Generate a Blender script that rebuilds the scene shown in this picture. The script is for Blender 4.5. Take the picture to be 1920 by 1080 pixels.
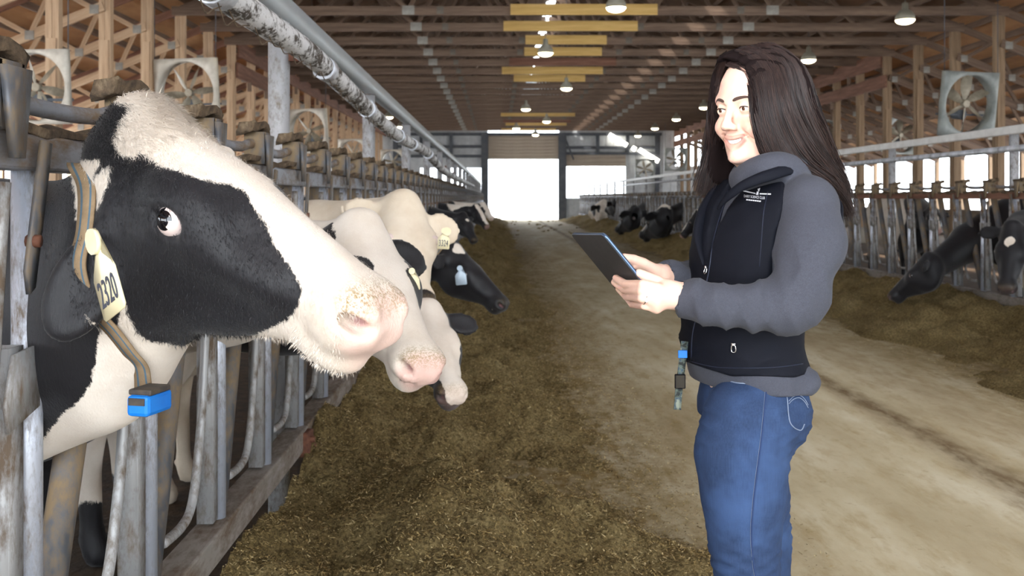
import bpy, bmesh, math, random
import numpy as np
from mathutils import Vector, Matrix

# ------------------------------------------------------------------ camera, world, lights
for o in list(bpy.data.objects):
    bpy.data.objects.remove(o)
SC = bpy.context.scene
COL = SC.collection
F = 1866.67          # focal length in pixels of the 1920 wide frame
VX, VY = 932.0, 370.0  # vanishing point of the barn's long axis
CZ = 1.4             # camera height above the feed alley
cam_d = bpy.data.cameras.new('camera')
cam = bpy.data.objects.new('camera', cam_d)
COL.objects.link(cam)
cam.location = (0, 0, CZ)
cam.rotation_euler = (math.pi / 2, 0, 0)
cam_d.sensor_width = 36
cam_d.lens = 35
cam_d.shift_x = (960 - VX) / 1920
cam_d.shift_y = -(540 - VY) / 1920
cam_d.clip_start = .02
cam_d.clip_end = 500
cam_d.dof.use_dof = True
cam_d.dof.focus_distance = 1.95
cam_d.dof.aperture_fstop = 9
SC.camera = cam

W = bpy.data.worlds.new('sky')
SC.world = W
W.use_nodes = True
wb = W.node_tree.nodes['Background']
wb.inputs[0].default_value = (.86, .93, 1.0, 1)
wb.inputs[1].default_value = 7.5

sun_d = bpy.data.lights.new('sun', 'SUN')
sun_d.energy = 16
sun_d.angle = math.radians(1)
sun_d.color = (1, .94, .86)
sun = bpy.data.objects.new('sun', sun_d)
COL.objects.link(sun)
sun.location = (-40, 20, 40)
sun.rotation_euler = Vector((.62, .12, -.78)).to_track_quat('-Z', 'Y').to_euler()

def area_light(name, loc, target, size, power, col=(1, 1, 1), sy=None):
    d = bpy.data.lights.new(name, 'AREA')
    d.energy = power
    d.color = col
    d.size = size
    if sy:
        d.shape = 'RECTANGLE'
        d.size_y = sy
    o = bpy.data.objects.new(name, d)
    COL.objects.link(o)
    o.location = loc
    v = Vector(target) - Vector(loc)
    o.rotation_euler = v.to_track_quat('-Z', 'Y').to_euler()
    return o
# photographer's soft flash, up and to the left behind the camera, and its weaker partner
key = area_light('photo_flash', (-.95, .35, 2.15), (.55, 2.05, 1.6), .35, 4.6, (1, .97, .94))
key.data.spread = math.radians(48)
area_light('photo_flash', (-.3, -2.2, 2.6), (0, 2.4, 1.1), 1.2, 10, (1, .98, .96))

vs = SC.view_settings
vs.view_transform = 'Standard'
vs.look = 'None'
vs.exposure = 0.1
vs.gamma = 1
vs.use_curve_mapping = False

# ------------------------------------------------------------------ helpers
rng = np.random.RandomState(7)
random.seed(5)
def lin(r, g, b):
    f = lambda c: (c / 255 / 12.92) if c / 255 <= .04045 else ((c / 255 + .055) / 1.055) ** 2.4
    return (f(r), f(g), f(b), 1)
ORD = 'zeroth first second third fourth fifth sixth seventh eighth ninth tenth eleventh twelfth thirteenth fourteenth fifteenth sixteenth seventeenth eighteenth nineteenth twentieth'.split()
ORD += ['twenty-' + w for w in ORD[1:10]] + ['thirtieth']
def ordn(i):
    return ORD[i]

class NT:
    def __init__(self, name):
        self.m = bpy.data.materials.new(name)
        self.m.use_nodes = True
        self.t = self.m.node_tree
        self.b = self.t.nodes['Principled BSDF']
    def n(self, typ, **kw):
        x = self.t.nodes.new('ShaderNode' + typ)
        for k, v in kw.items():
            if k in x.inputs.keys() and not hasattr(type(x), k.lower() + '__'):
                x.inputs[k].default_value = v
            else:
                setattr(x, k, v)
        return x
    def l(self, a, b):
        self.t.links.new(a, b)
    def coords(self, sc=(1, 1, 1), kind='Object'):
        tc = self.n('TexCoord')
        mp = self.n('Mapping')
        mp.inputs['Scale'].default_value = sc
        self.l(tc.outputs[kind], mp.inputs['Vector'])
        return mp.outputs[0]
    def noise(self, vec, scale, detail=4, rough=.6, dist=0):
        x = self.n('TexNoise')
        x.inputs['Scale'].default_value = scale
        x.inputs['Detail'].default_value = detail
        x.inputs['Roughness'].default_value = rough
        x.inputs['Distortion'].default_value = dist
        self.l(vec, x.inputs['Vector'])
        return x.outputs[0]
    def ramp(self, fac, stops):
        r = self.n('ValToRGB')
        e = r.color_ramp.elements
        while len(e) < len(stops):
            e.new(.5)
        for i, (p, c) in enumerate(stops):
            e[i].position = p
            e[i].color = c if len(c) == 4 else (*c, 1)
        self.l(fac, r.inputs[0])
        return r.outputs[0]
    def mix(self, fac, a, b, typ='MIX'):
        x = self.n('Mix')
        x.data_type = 'RGBA'
        x.blend_type = typ
        for v, s in ((fac, 0), (a, 6), (b, 7)):
            if hasattr(v, 'is_linked'):
                self.l(v, x.inputs[s])
            else:
                x.inputs[s].default_value = v
        return x.outputs[2]
    def math(self, op, a, b=0.0, c=None, clamp=False):
        x = self.n('Math')
        x.operation = op
        x.use_clamp = clamp
        for i, v in enumerate((a, b, c)):
            if v is None:
                continue
            if hasattr(v, 'is_linked'):
                self.l(v, x.inputs[i])
            else:
                x.inputs[i].default_value = v
        return x.outputs[0]
    def bump(self, h, strength=.3, dist=.01):
        x = self.n('Bump')
        x.inputs['Strength'].default_value = strength
        x.inputs['Distance'].default_value = dist
        self.l(h, x.inputs['Height'])
        self.l(x.outputs[0], self.b.inputs['Normal'])
        return x
    def col(self, c):
        if hasattr(c, 'is_linked'):
            self.l(c, self.b.inputs['Base Color'])
        else:
            self.b.inputs['Base Color'].default_value = c
    def set(self, rough=.6, metal=0, spec=.4):
        self.b.inputs['Roughness'].default_value = rough
        self.b.inputs['Metallic'].default_value = metal
        self.b.inputs['Specular IOR Level'].default_value = spec

def mat_mottled(name, stops, scale=6, stretch=(1, 1, 1), rough=.7, metal=0, bump=.2, bd=.004, detail=6, spec=.3):
    t = NT(name)
    v = t.coords(stretch)
    n1 = t.noise(v, scale, detail, .65)
    t.col(t.ramp(n1, stops))
    t.set(rough, metal, spec)
    if bump:
        t.bump(t.noise(v, scale * 3, 5, .6), bump, bd)
    return t.m
def mat_plain(name, c, rough=.6, metal=0, spec=.4):
    t = NT(name)
    t.col(c)
    t.set(rough, metal, spec)
    return t.m
def mat_emit(name, c, s):
    t = NT(name)
    t.col((0, 0, 0, 1))
    t.b.inputs['Emission Color'].default_value = c
    t.b.inputs['Emission Strength'].default_value = s
    return t.m

M = {}
def wood(name, c0, c1, c2):
    for ax, st in (('x', (.6, 9, 9)), ('y', (9, .6, 9)), ('z', (9, 9, .6))):
        M[name + ax] = mat_mottled(name + '_' + ax, [(.25, c0), (.5, c1), (.75, c2)], 1.6, st, .8, 0, .3, .004)
wood('dark', lin(88, 72, 62), lin(116, 96, 82), lin(142, 120, 102))
wood('mid', lin(112, 92, 72), lin(140, 116, 92), lin(162, 138, 112))
wood('tan', lin(164, 136, 108), lin(192, 162, 132), lin(210, 184, 154))
wood('yellow', lin(186, 148, 84), lin(206, 170, 104), lin(222, 188, 124))
wood('brown', lin(96, 66, 52), lin(122, 86, 70), lin(146, 108, 90))
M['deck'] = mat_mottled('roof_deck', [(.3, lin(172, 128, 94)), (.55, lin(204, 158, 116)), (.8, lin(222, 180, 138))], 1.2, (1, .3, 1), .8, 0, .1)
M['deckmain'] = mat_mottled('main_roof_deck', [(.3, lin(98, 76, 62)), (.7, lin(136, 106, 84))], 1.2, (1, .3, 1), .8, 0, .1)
M['plate'] = mat_mottled('gusset_steel', [(.3, lin(128, 124, 118)), (.7, lin(172, 168, 160))], 5, rough=.6, metal=.3, bump=0)
M['platedull'] = mat_mottled('dull_gusset_steel', [(.3, lin(96, 88, 80)), (.7, lin(126, 118, 108))], 5, rough=.7, metal=.2, bump=0)
M['galv'] = mat_mottled('galvanised_steel', [(.28, lin(96, 92, 88)), (.42, lin(160, 162, 166)), (.7, lin(205, 208, 216))], 9, (1, 1, .35), .42, .55, .15, .002)
def scuffed(name, base0, base1, dirt, lo, hi, sc, metal=.5, rough=.42, stretch=(1, 1, 1)):
    t = NT(name)
    v = t.coords(stretch)
    n1 = t.noise(v, 14, 4)
    n2 = t.noise(v, sc, 8, .72)
    n3 = t.noise(v, sc * 5, 6, .7)
    c = t.mix(n1, base0, base1)
    s = t.math('ADD', t.math('MULTIPLY', n2, .7), t.math('MULTIPLY', n3, .3))
    f = t.ramp(s, [(lo, (0, 0, 0)), (hi, (1, 1, 1))])
    t.col(t.mix(f, c, dirt))
    t.set(rough, metal, .4)
    t.l(t.math('MULTIPLY_ADD', f, .45, rough), t.b.inputs['Roughness'])
    t.l(t.math('MULTIPLY_ADD', f, -metal, metal), t.b.inputs['Metallic'])
    t.bump(s, .35, .003)
    return t.m
M['pole'] = scuffed('galvanised_pole', lin(176, 182, 196), lin(210, 216, 228), lin(104, 92, 80), .49, .60, 10, .55, .36, (1, 1, .3))
M['poledark'] = scuffed('worn_dark_steel', lin(66, 68, 74), lin(104, 106, 110), lin(122, 104, 80), .45, .57, 8, .4, .45, (1, 1, .5))
M['channel'] = scuffed('dusty_channel', lin(140, 140, 140), lin(172, 172, 172), lin(98, 84, 70), .46, .58, 9, .45, .5, (1, 1, .4))
M['rail'] = scuffed('dirty_rail_steel', lin(112, 116, 124), lin(150, 152, 158), lin(110, 92, 72), .46, .6, 6, .4, .5, (1, .35, 1))
M['curb'] = scuffed('dirty_bottom_rail', lin(120, 114, 108), lin(142, 134, 126), lin(92, 76, 60), .45, .6, 6, .15, .6, (1, .4, 1))
M['pipe'] = scuffed('flaking_pipe', lin(196, 196, 198), lin(226, 226, 226), lin(66, 58, 50), .48, .55, 7, .2, .5, (2.2, .7, 1))
M['beam'] = scuffed('galvanised_channel_beam', lin(158, 164, 168), lin(182, 188, 190), lin(120, 112, 100), .62, .8, 5, .4, .45, (1, .3, 1))
M['post'] = scuffed('galvanised_post', lin(164, 166, 170), lin(200, 200, 202), lin(108, 98, 86), .5, .62, 12, .5, .45, (1, 1, .6))
M['grime'] = mat_mottled('caked_grime', [(.3, lin(52, 42, 34)), (.55, lin(98, 82, 64)), (.8, lin(140, 122, 98))], 30, rough=.95, bump=.8, bd=.01)
M['rust'] = mat_mottled('rusty_bolt', [(.3, lin(72, 44, 34)), (.7, lin(112, 72, 54))], 40, rough=.8, bump=.2)
M['whiterail'] = mat_mottled('white_rail', [(.3, lin(196, 194, 190)), (.7, lin(230, 230, 228))], 5, rough=.5, metal=.1, bump=0)
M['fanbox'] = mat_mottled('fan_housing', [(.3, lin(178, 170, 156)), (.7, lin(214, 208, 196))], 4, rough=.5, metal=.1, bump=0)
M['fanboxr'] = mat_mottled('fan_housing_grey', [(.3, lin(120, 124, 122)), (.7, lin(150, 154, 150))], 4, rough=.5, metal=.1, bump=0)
M['blade'] = mat_mottled('fan_blade', [(.3, lin(120, 112, 98)), (.7, lin(168, 158, 140))], 6, rough=.5, metal=.2, bump=0)
M['siding'] = mat_mottled('wall_siding', [(.3, lin(176, 180, 184)), (.7, lin(206, 210, 212))], 3, rough=.6, metal=.1, bump=0)
M['steel'] = mat_mottled('dark_frame_steel', [(.3, lin(70, 74, 82)), (.7, lin(98, 102, 108))], 3, rough=.6, metal=.2, bump=0)
M['doorpanel'] = mat_mottled('door_planks', [(.3, lin(150, 138, 126)), (.7, lin(184, 172, 158))], 3, (.3, 1, 4), rough=.7, bump=.1)
M['concretewall'] = mat_mottled('low_concrete_wall', [(.3, lin(120, 112, 102)), (.7, lin(152, 144, 132))], 3, rough=.9)
M['outside'] = mat_mottled('bright_yard_ground', [(.3, lin(226, 226, 226)), (.7, lin(244, 244, 244))], 2, rough=.9, bump=0)
M['manure'] = mat_mottled('manure_floor', [(.3, lin(46, 36, 27)), (.55, lin(74, 58, 42)), (.8, lin(104, 84, 62))], 9, rough=.85, bump=.6, bd=.02)

def mesh_np(name, V, Fq, mats=(), smooth=False, mi=None):
    me = bpy.data.meshes.new(name)
    V = np.asarray(V, np.float32)
    Fq = np.asarray(Fq, np.int32)
    k = Fq.shape[1]
    me.vertices.add(len(V))
    me.vertices.foreach_set('co', V.ravel())
    me.loops.add(Fq.size)
    me.loops.foreach_set('vertex_index', Fq.ravel())
    me.polygons.add(len(Fq))
    me.polygons.foreach_set('loop_start', np.arange(0, Fq.size, k, dtype=np.int32))
    me.polygons.foreach_set('loop_total', np.full(len(Fq), k, np.int32))
    if smooth:
        me.polygons.foreach_set('use_smooth', np.ones(len(Fq), bool))
    for m in mats:
        me.materials.append(m)
    if mi is not None:
        me.polygons.foreach_set('material_index', np.asarray(mi, np.int32))
    me.update(calc_edges=True)
    me.validate()
    return me

MW = {}   # world matrices of parents
def thing(name, label, cat, loc=(0, 0, 0), rot=None, group=None, kind=None):
    o = bpy.data.objects.new(name, None)
    COL.objects.link(o)
    o.empty_display_size = .1
    m = Matrix.Translation(loc)
    if rot is not None:
        m = m @ (rot if isinstance(rot, Matrix) else Matrix.Rotation(rot, 4, 'Z'))
    o.matrix_world = m
    o.rotation_mode = 'XYZ'
    o.location, o.rotation_euler = m.to_translation(), m.to_euler()
    MW[o.name] = m
    tag(o, label, cat, group, kind)
    return o
def tag(o, label=None, cat=None, group=None, kind=None):
    if label: o['label'] = label
    if cat: o['category'] = cat
    if group: o['group'] = group
    if kind: o['kind'] = kind
    return o
def put(name, me, parent=None, mw=None, label=None):
    """one mesh object; mw is its world matrix"""
    o = bpy.data.objects.new(name, me)
    COL.objects.link(o)
    mw = mw or Matrix.Identity(4)
    MW[o.name] = mw
    if parent is not None:
        o.parent = parent
        loc = MW[parent.name].inverted() @ mw
    else:
        loc = mw
    o.location, q, s = loc.decompose()
    o.rotation_euler = q.to_euler()
    o.scale = s
    if label: o['label'] = label
    return o
def copy_tree(o, parent=None):
    c = o.copy()
    COL.objects.link(c)
    c.parent = parent
    MW[c.name] = MW[o.name]
    for ch in [x for x in KIDS.get(o.name, ())]:
        copy_tree(ch, c)
    return c
KIDS = {}
def kid(p, c):
    KIDS.setdefault(p.name, []).append(c)
    return c
CACHE = {}
def box_me(x, y, z, m, bev=0):
    key = ('b', round(x, 3), round(y, 3), round(z, 3), m.name, bev)
    if key not in CACHE:
        bm = bmesh.new()
        bmesh.ops.create_cube(bm, size=1)
        bmesh.ops.scale(bm, vec=(x, y, z), verts=bm.verts)
        if bev:
            bmesh.ops.bevel(bm, geom=bm.edges[:], offset=bev, segments=2, affect='EDGES', profile=.5)
        me = bpy.data.meshes.new('block')
        bm.to_mesh(me)
        bm.free()
        me.materials.append(m)
        CACHE[key] = me
    return CACHE[key]
def cyl_me(r, L, m, seg=16, r2=None, ax='z'):
    key = ('c', round(r, 4), round(L, 3), m.name, seg, r2, ax)
    if key not in CACHE:
        bm = bmesh.new()
        bmesh.ops.create_cone(bm, cap_ends=True, segments=seg, radius1=r, radius2=r if r2 is None else r2, depth=L)
        if ax == 'x':
            bmesh.ops.rotate(bm, matrix=Matrix.Rotation(math.pi / 2, 3, 'Y'), verts=bm.verts)
        if ax == 'y':
            bmesh.ops.rotate(bm, matrix=Matrix.Rotation(-math.pi / 2, 3, 'X'), verts=bm.verts)
        for f in bm.faces:
            f.smooth = len(f.verts) == 4
        me = bpy.data.meshes.new('rod')
        bm.to_mesh(me)
        bm.free()
        me.materials.append(m)
        CACHE[key] = me
    return CACHE[key]
def T(x, y, z):
    return Matrix.Translation((x, y, z))
def align(p, q, up=(0, 0, 1)):
    """matrix at the middle of p-q with local x along it"""
    p, q = Vector(p), Vector(q)
    x = (q - p).normalized()
    up = Vector(up)
    if abs(x.dot(up)) > .99:
        up = Vector((0, 1, 0))
    y = up.cross(x).normalized()
    z = x.cross(y)
    m = Matrix((x, y, z)).transposed().to_4x4()
    return Matrix.Translation((p + q) / 2) @ m
def beam(name, p, q, w, h, m, parent=None, up=(0, 0, 1), bev=0):
    L = (Vector(q) - Vector(p)).length
    return put(name, box_me(L, w, h, m, bev), parent, align(p, q, up))
def rod(name, p, q, r, m, parent=None, seg=14, r2=None):
    L = (Vector(q) - Vector(p)).length
    return put(name, cyl_me(r, L, m, seg, r2, 'x'), parent, align(p, q))
def smooth_path(pts, n=8, closed=False):
    P = np.asarray(pts, float)
    k = len(P)
    out = []
    rngk = range(k if closed else k - 1)
    for i in rngk:
        g = (lambda j: P[j % k]) if closed else (lambda j: P[min(max(j, 0), k - 1)])
        p0, p1, p2, p3 = g(i - 1), g(i), g(i + 1), g(i + 2)
        for t in np.linspace(0, 1, n, endpoint=False):
            out.append(.5 * ((2 * p1) + (-p0 + p2) * t + (2 * p0 - 5 * p1 + 4 * p2 - p3) * t * t + (-p0 + 3 * p1 - 3 * p2 + p3) * t ** 3))
    if not closed:
        out.append(P[-1])
    return np.array(out)
def sweep_np(path, prof, closed=False, radii=None, up=(0, 0, 1)):
    """sweep a closed profile (k,2) along path (n,3); returns verts, quads"""
    path = np.asarray(path, float)
    prof = np.asarray(prof, float)
    n, k = len(path), len(prof)
    if closed:
        tg = np.roll(path, -1, 0) - np.roll(path, 1, 0)
    else:
        tg = np.gradient(path, axis=0)
    tg /= np.linalg.norm(tg, axis=1)[:, None] + 1e-12
    u = np.array(up, float)
    V = np.zeros((n, k, 3))
    prev = None
    for i in range(n):
        t = tg[i]
        if prev is None:
            a = u - t * (u @ t)
            if np.linalg.norm(a) < .05:
                a = np.array([0, 1., 0]) - t * t[1]
        else:
            a = prev - t * (prev @ t)
        a /= np.linalg.norm(a)
        prev = a
        b = np.cross(t, a)
        s = 1 if radii is None else radii[i]
        V[i] = path[i] + s * (prof[:, :1] * b + prof[:, 1:] * a)
    idx = np.arange(n * k).reshape(n, k)
    rows = idx if not closed else np.vstack([idx, idx[:1]])
    A = rows[:-1]
    B = rows[1:]
    Q = np.stack([A, np.roll(A, -1, 1), np.roll(B, -1, 1), B], -1).reshape(-1, 4)
    V = V.reshape(-1, 3)
    if not closed:
        c0, c1 = len(V), len(V) + 1
        V = np.vstack([V, path[:1], path[-1:]])
        j = np.arange(k)
        j2 = (j + 1) % k
        e = (n - 1) * k
        Q = np.vstack([Q, np.stack([np.full(k, c0), j2, j, j], -1), np.stack([np.full(k, c1), e + j, e + j2, e + j2], -1)])
    return V, Q
def circ(r, k=10):
    t = np.linspace(0, 2 * np.pi, k, endpoint=False)
    return np.stack([r * np.cos(t), r * np.sin(t)], 1)
def quads_me(name, V, Q, mats, smooth=True, mi=None):
    """quads with degenerate fourth corner allowed"""
    Q = np.asarray(Q)
    d = Q[:, 2] == Q[:, 3]
    if not d.any():
        return mesh_np(name, V, Q, mats, smooth, mi)
    tri = np.vstack([Q[d][:, :3], Q[~d][:, [0, 1, 2]], Q[~d][:, [0, 2, 3]]])
    return mesh_np(name, V, tri, mats, smooth)
def tube(name, pts, r, m, parent=None, n=8, k=10, closed=False, radii=None, prof=None, up=(0, 0, 1), label=None, sm=True):
    path = smooth_path(pts, n, closed) if n > 1 else np.asarray(pts, float)
    if radii is not None:
        radii = np.interp(np.linspace(0, 1, len(path)), np.linspace(0, 1, len(radii)), radii)
    V, Q = sweep_np(path, circ(r, k) if prof is None else prof, closed, radii, up)
    if parent is not None:
        inv = np.array(MW[parent.name].inverted())
        V = V @ inv[:3, :3].T + inv[:3, 3]
        return put(name, quads_me(name, V, Q, [m], sm), parent, MW[parent.name], label)
    o0 = V.mean(0)
    return put(name, quads_me(name, V - o0, Q, [m], sm), None, T(*o0), label)

def vnoise(x, y, seed=0):
    r = np.random.RandomState(seed)
    G = r.rand(256, 256).astype(np.float32)
    xi = np.floor(x).astype(int)
    yi = np.floor(y).astype(int)
    fx = x - xi
    fy = y - yi
    fx = fx * fx * (3 - 2 * fx)
    fy = fy * fy * (3 - 2 * fy)
    g = lambda a, b: G[a % 256, b % 256]
    return (g(xi, yi) * (1 - fx) * (1 - fy) + g(xi + 1, yi) * fx * (1 - fy) + g(xi, yi + 1) * (1 - fx) * fy + g(xi + 1, yi + 1) * fx * fy) * 2 - 1
def vnoise3(p, sc, seed=0):
    q = p * sc
    return (vnoise(q[:, 0] + .37 * q[:, 2], q[:, 1] + 7.1, seed) + vnoise(q[:, 1] + .31 * q[:, 0], q[:, 2] + 3.3, seed + 1) + vnoise(q[:, 2] - .29 * q[:, 1], q[:, 0] + 1.7, seed + 2)) / 2.2
def at(px, py, Y):
    """point seen at a pixel of the 1920 frame at depth Y"""
    return Vector(((px - VX) * Y / F, Y, CZ + (VY - py) * Y / F))
# ------------------------------------------------------------------ the building
XL, XR, XC = -7.0, 11.1, 2.05      # column lines and ridge
WL, WR = -13.0, 17.1               # outer walls
YE = 62.0                          # far end wall
Y0 = -9.0                          # near end of what is built
CH = CZ + 4.0                      # underside of bottom chords
TY = [21.9 + 2.1 * k for k in range(-12, 19)]
def deck_z(x):
    d = abs(x - XC)
    return CZ + 4.35 + (9.05 - d) * .36 if d < 9.05 else CZ + 4.35 - (d - 9.05) * .40

# floors: concrete alley, dirty floors on both sides
def floor_mat():
    t = NT('alley_concrete')
    v = t.coords((1, 1, 1))
    sep = t.n('SeparateXYZ')
    tc = t.n('TexCoord')
    t.l(tc.outputs['Object'], sep.inputs[0])
    X = sep.outputs[0]
    st = t.coords((1.6, .45, 1))
    n1 = t.noise(st, 1.3, 6, .62)
    n2 = t.noise(v, 14, 8, .7)
    n3 = t.noise(st, 5.5, 7, .7)
    c = t.ramp(n1, [(.3, lin(138, 123, 96)), (.5, lin(160, 147, 120)), (.7, lin(178, 168, 146))])
    c = t.mix(t.ramp(n3, [(.5, (0, 0, 0)), (.75, (.75, .75, .75))]), c, lin(124, 104, 66))
    c = t.mix(t.ramp(n2, [(.6, (0, 0, 0)), (.76, (.8, .8, .8))]), c, lin(104, 86, 54))
    # the dark wheel rut along the right half of the alley and a fainter one
    def rut(x0, w, col, amt):
        d = t.math('ABSOLUTE', t.math('SUBTRACT', t.math('ADD', X, t.math('MULTIPLY', n1, .25)), x0 + .125))
        f = t.math('SUBTRACT', 1.0, t.math('DIVIDE', d, w), clamp=True)
        f = t.math('MULTIPLY', f, t.math('MULTIPLY', t.ramp(n3, [(.3, (.2, .2, .2)), (.6, (1, 1, 1))]), amt))
        return f, col
    for a in ((2.5, .16, lin(84, 66, 44), .95), (3.1, .5, lin(128, 112, 88), .55), (1.85, .3, lin(150, 136, 108), .4)):
        f, cc = rut(*a)
        c = t.mix(f, c, cc)
    # trodden feed dust beside both piles
    e1 = t.math('MULTIPLY_ADD', X, -1.1, 1.55, clamp=True)
    e2 = t.math('MULTIPLY_ADD', X, 1.1, -3.35, clamp=True)
    ed = t.math('MULTIPLY', t.math('MAXIMUM', e1, e2), t.ramp(t.math('ADD', t.math('MULTIPLY', n3, .5), t.math('MULTIPLY', n2, .5)), [(.36, (0, 0, 0)), (.56, (1, 1, 1))]))
    c = t.mix(ed, c, lin(112, 92, 54))
    t.col(c)
    t.set(.85, 0, .2)
    t.bump(t.math('ADD', n2, t.math('MULTIPLY', n3, .6)), .5, .012)
    return t.m
def slab(name, x0, x1, y0, y1, z0, z1, m, kind='structure'):
    o = put(name, box_me(x1 - x0, y1 - y0, z1 - z0, m), None, T((x0 + x1) / 2, (y0 + y1) / 2, (z0 + z1) / 2))
    o['kind'] = kind
    return o
o = put('floor', mesh_np('floor', [(-.95, Y0, 0), (5.15, Y0, 0), (5.15, YE + 1, 0), (-.95, YE + 1, 0), (-.95, Y0, -.2), (5.15, Y0, -.2), (5.15, YE + 1, -.2), (-.95, YE + 1, -.2)],
        [(0, 1, 2, 3), (7, 6, 5, 4), (0, 4, 5, 1), (1, 5, 6, 2), (2, 6, 7, 3), (3, 7, 4, 0)], [floor_mat()]))
o['kind'] = 'structure'
slab('floor_stalls_left', WL, -.95, Y0, YE, -.2, -.004, M['manure'])
slab('floor_stalls_right', 5.15, WR, Y0, YE, -.2, -.004, M['manure'])
for nm, a in (('ground_outside_far', (-120, 130, YE + 1, 190)), ('ground_outside_left', (-120, WL - .1, Y0, YE + 1)), ('ground_outside_right', (WR + .1, 130, Y0, YE + 1)), ('ground_outside_near', (-120, 130, -60, Y0))):
    slab(nm, *a, -.4, -.22 if 'far' not in nm else -.03, M['outside'])

# roof decks with purlins
def deck(name, xa, xb, m, npur):
    za, zb = deck_z(xa), deck_z(xb)
    n = Vector((-(zb - za), 0, xb - xa)).normalized()
    if n.z < 0: n = -n
    p, q = Vector((xa, 0, za)), Vector((xb, 0, zb))
    L = (q - p).length
    mw = align(p + n * .04, q + n * .04)
    mw.translation.y = (Y0 + YE) / 2
    o = put(name, box_me(L, YE - Y0, .06, m), None, mw)
    o['kind'] = 'structure'
    for i in range(npur):
        c = p.lerp(q, (i + .5) / npur) - n * .065
        put('purlin', box_me(YE - Y0, .045, .14, M['darkx']), o, T(c.x, (Y0 + YE) / 2, c.z) @ Matrix.Rotation(math.pi / 2, 4, 'Z'))
    return o
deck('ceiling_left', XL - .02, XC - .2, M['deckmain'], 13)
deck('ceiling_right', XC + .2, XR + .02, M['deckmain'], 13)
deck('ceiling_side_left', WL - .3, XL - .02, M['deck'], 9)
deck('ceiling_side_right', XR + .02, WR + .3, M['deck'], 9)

# trusses
YELLOW = {0: (957, 1232, 20, 'yellow'), 1: (944, 1195, 51, 'yellow'), 2: (985, 1137, 79, 'yellow'), 3: (983, 1128, 98, 'yellow'), 4: (955, 1155, 118, 'brown'), 5: (941, 1130, 134, 'yellow'), 6: (963, 1097, 150, 'yellow'),
          13: (939, 1078, 215, 'yellow'), 15: (944, 1070, 225, 'brown'), 16: (948, 1062, 234, 'yellow'), 18: (940, 1042, 244, 'yellow')}
def truss(y, lab):
    t = thing('roof_truss', lab, 'truss', (XC, y, CH))
    beam('bottom_chord', (XL - .15, y, CH + .1), (XR + .15, y, CH + .1), .075, .2, M['darkx'], t)
    for s in (-1, 1):
        xa, xb = XC + s * 9.0, XC + s * .06
        beam('top_chord', (xa, y, deck_z(xa) - .24), (xb, y, deck_z(xb) - .24), .06, .18, M['darkx'], t)
        nodes_b = [9.0, 6.6, 4.0, 1.4]
        nodes_t = [7.9, 5.4, 2.8, .25]
        pr = [(6.6, 7.9), (6.6, 5.4), (4.0, 5.4), (4.0, 2.8), (1.4, 2.8), (1.4, .25)]
        for b, a in pr:
            beam('web', (XC + s * b, y, CH + .12), (XC + s * a, y, deck_z(XC + s * a) - .26), .045, .1, M['darkx'], t)
        for b, w in ((4.0, .27), (3.3, .15), (1.4, .16)):
            put('gusset_plate', box_me(w, .012, .2 if w > .2 else .16, M['plate' if w > .2 else 'platedull']), t, T(XC + s * b, y - .046, CH + .11))
    return t
for i, y in enumerate(TY):
    k = i - 12
    if y < 6: continue
    if k < -1:
        lab = 'dark timber roof truss overhead, out of sight near the camera'
    elif k == -1:
        lab = 'timber roof truss crossing the very top edge of the picture'
    else:
        lab = 'timber roof truss, %s from the top of the picture' % ordn(k + 2)
        if k in YELLOW:
            lab += ', with a %s splice board' % ('fresh yellow' if YELLOW[k][3] == 'yellow' else 'pale brown')
    t = truss(y, lab)
    if k < -1: t['group'] = 'trusses above the camera'
    if k in YELLOW:
        x0, x1, yy, wd = YELLOW[k]
        a, b = at(x0, yy, y), at(x1, yy, y)
        beam('splice_board', (a.x, y - .065, CH + .12), (b.x, y - .065, CH + .12), .04, .24, M[wd + 'x'], t)

# columns and side-roof trusses
def side_truss(y, s, lab, grp):
    x0 = XL if s < 0 else XR
    xo = WL if s < 0 else WR
    t = thing('side_roof_truss', lab, 'truss', (x0, y, CZ + 3.5), group=grp)
    e = lambda x, off: (x, y, deck_z(x) - off)
    tone = 'tan' if s < 0 else 'dark'
    beam('top_chord', e(x0, .24), e(xo, .24), .05, .16, M[('brown' if s < 0 else 'dark') + 'x'], t)
    beam('bottom_chord', e(x0, .95), e(xo - s * .9, .95), .05, .17, M[tone + 'x'], t)
    xs = [x0 + s * d for d in (.15, 1.3, 2.6, 3.9, 5.1)]
    for i in range(4):
        a, b = (xs[i], .95), (xs[i] + s * .75, .24)
        c, d = (xs[i] + s * .75, .24), (xs[i + 1], .95)
        beam('web', e(*a), e(*b), .04, .09, M[tone + 'x'], t)
        beam('web', e(*c), e(*d), .04, .09, M[tone + 'x'], t)
        put('gusset_plate', box_me(.16, .012, .16, M['plate']), t, T(xs[i], y - .035, deck_z(xs[i]) - .95))
    return t
cl = cr = sl = sr = 0
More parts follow.
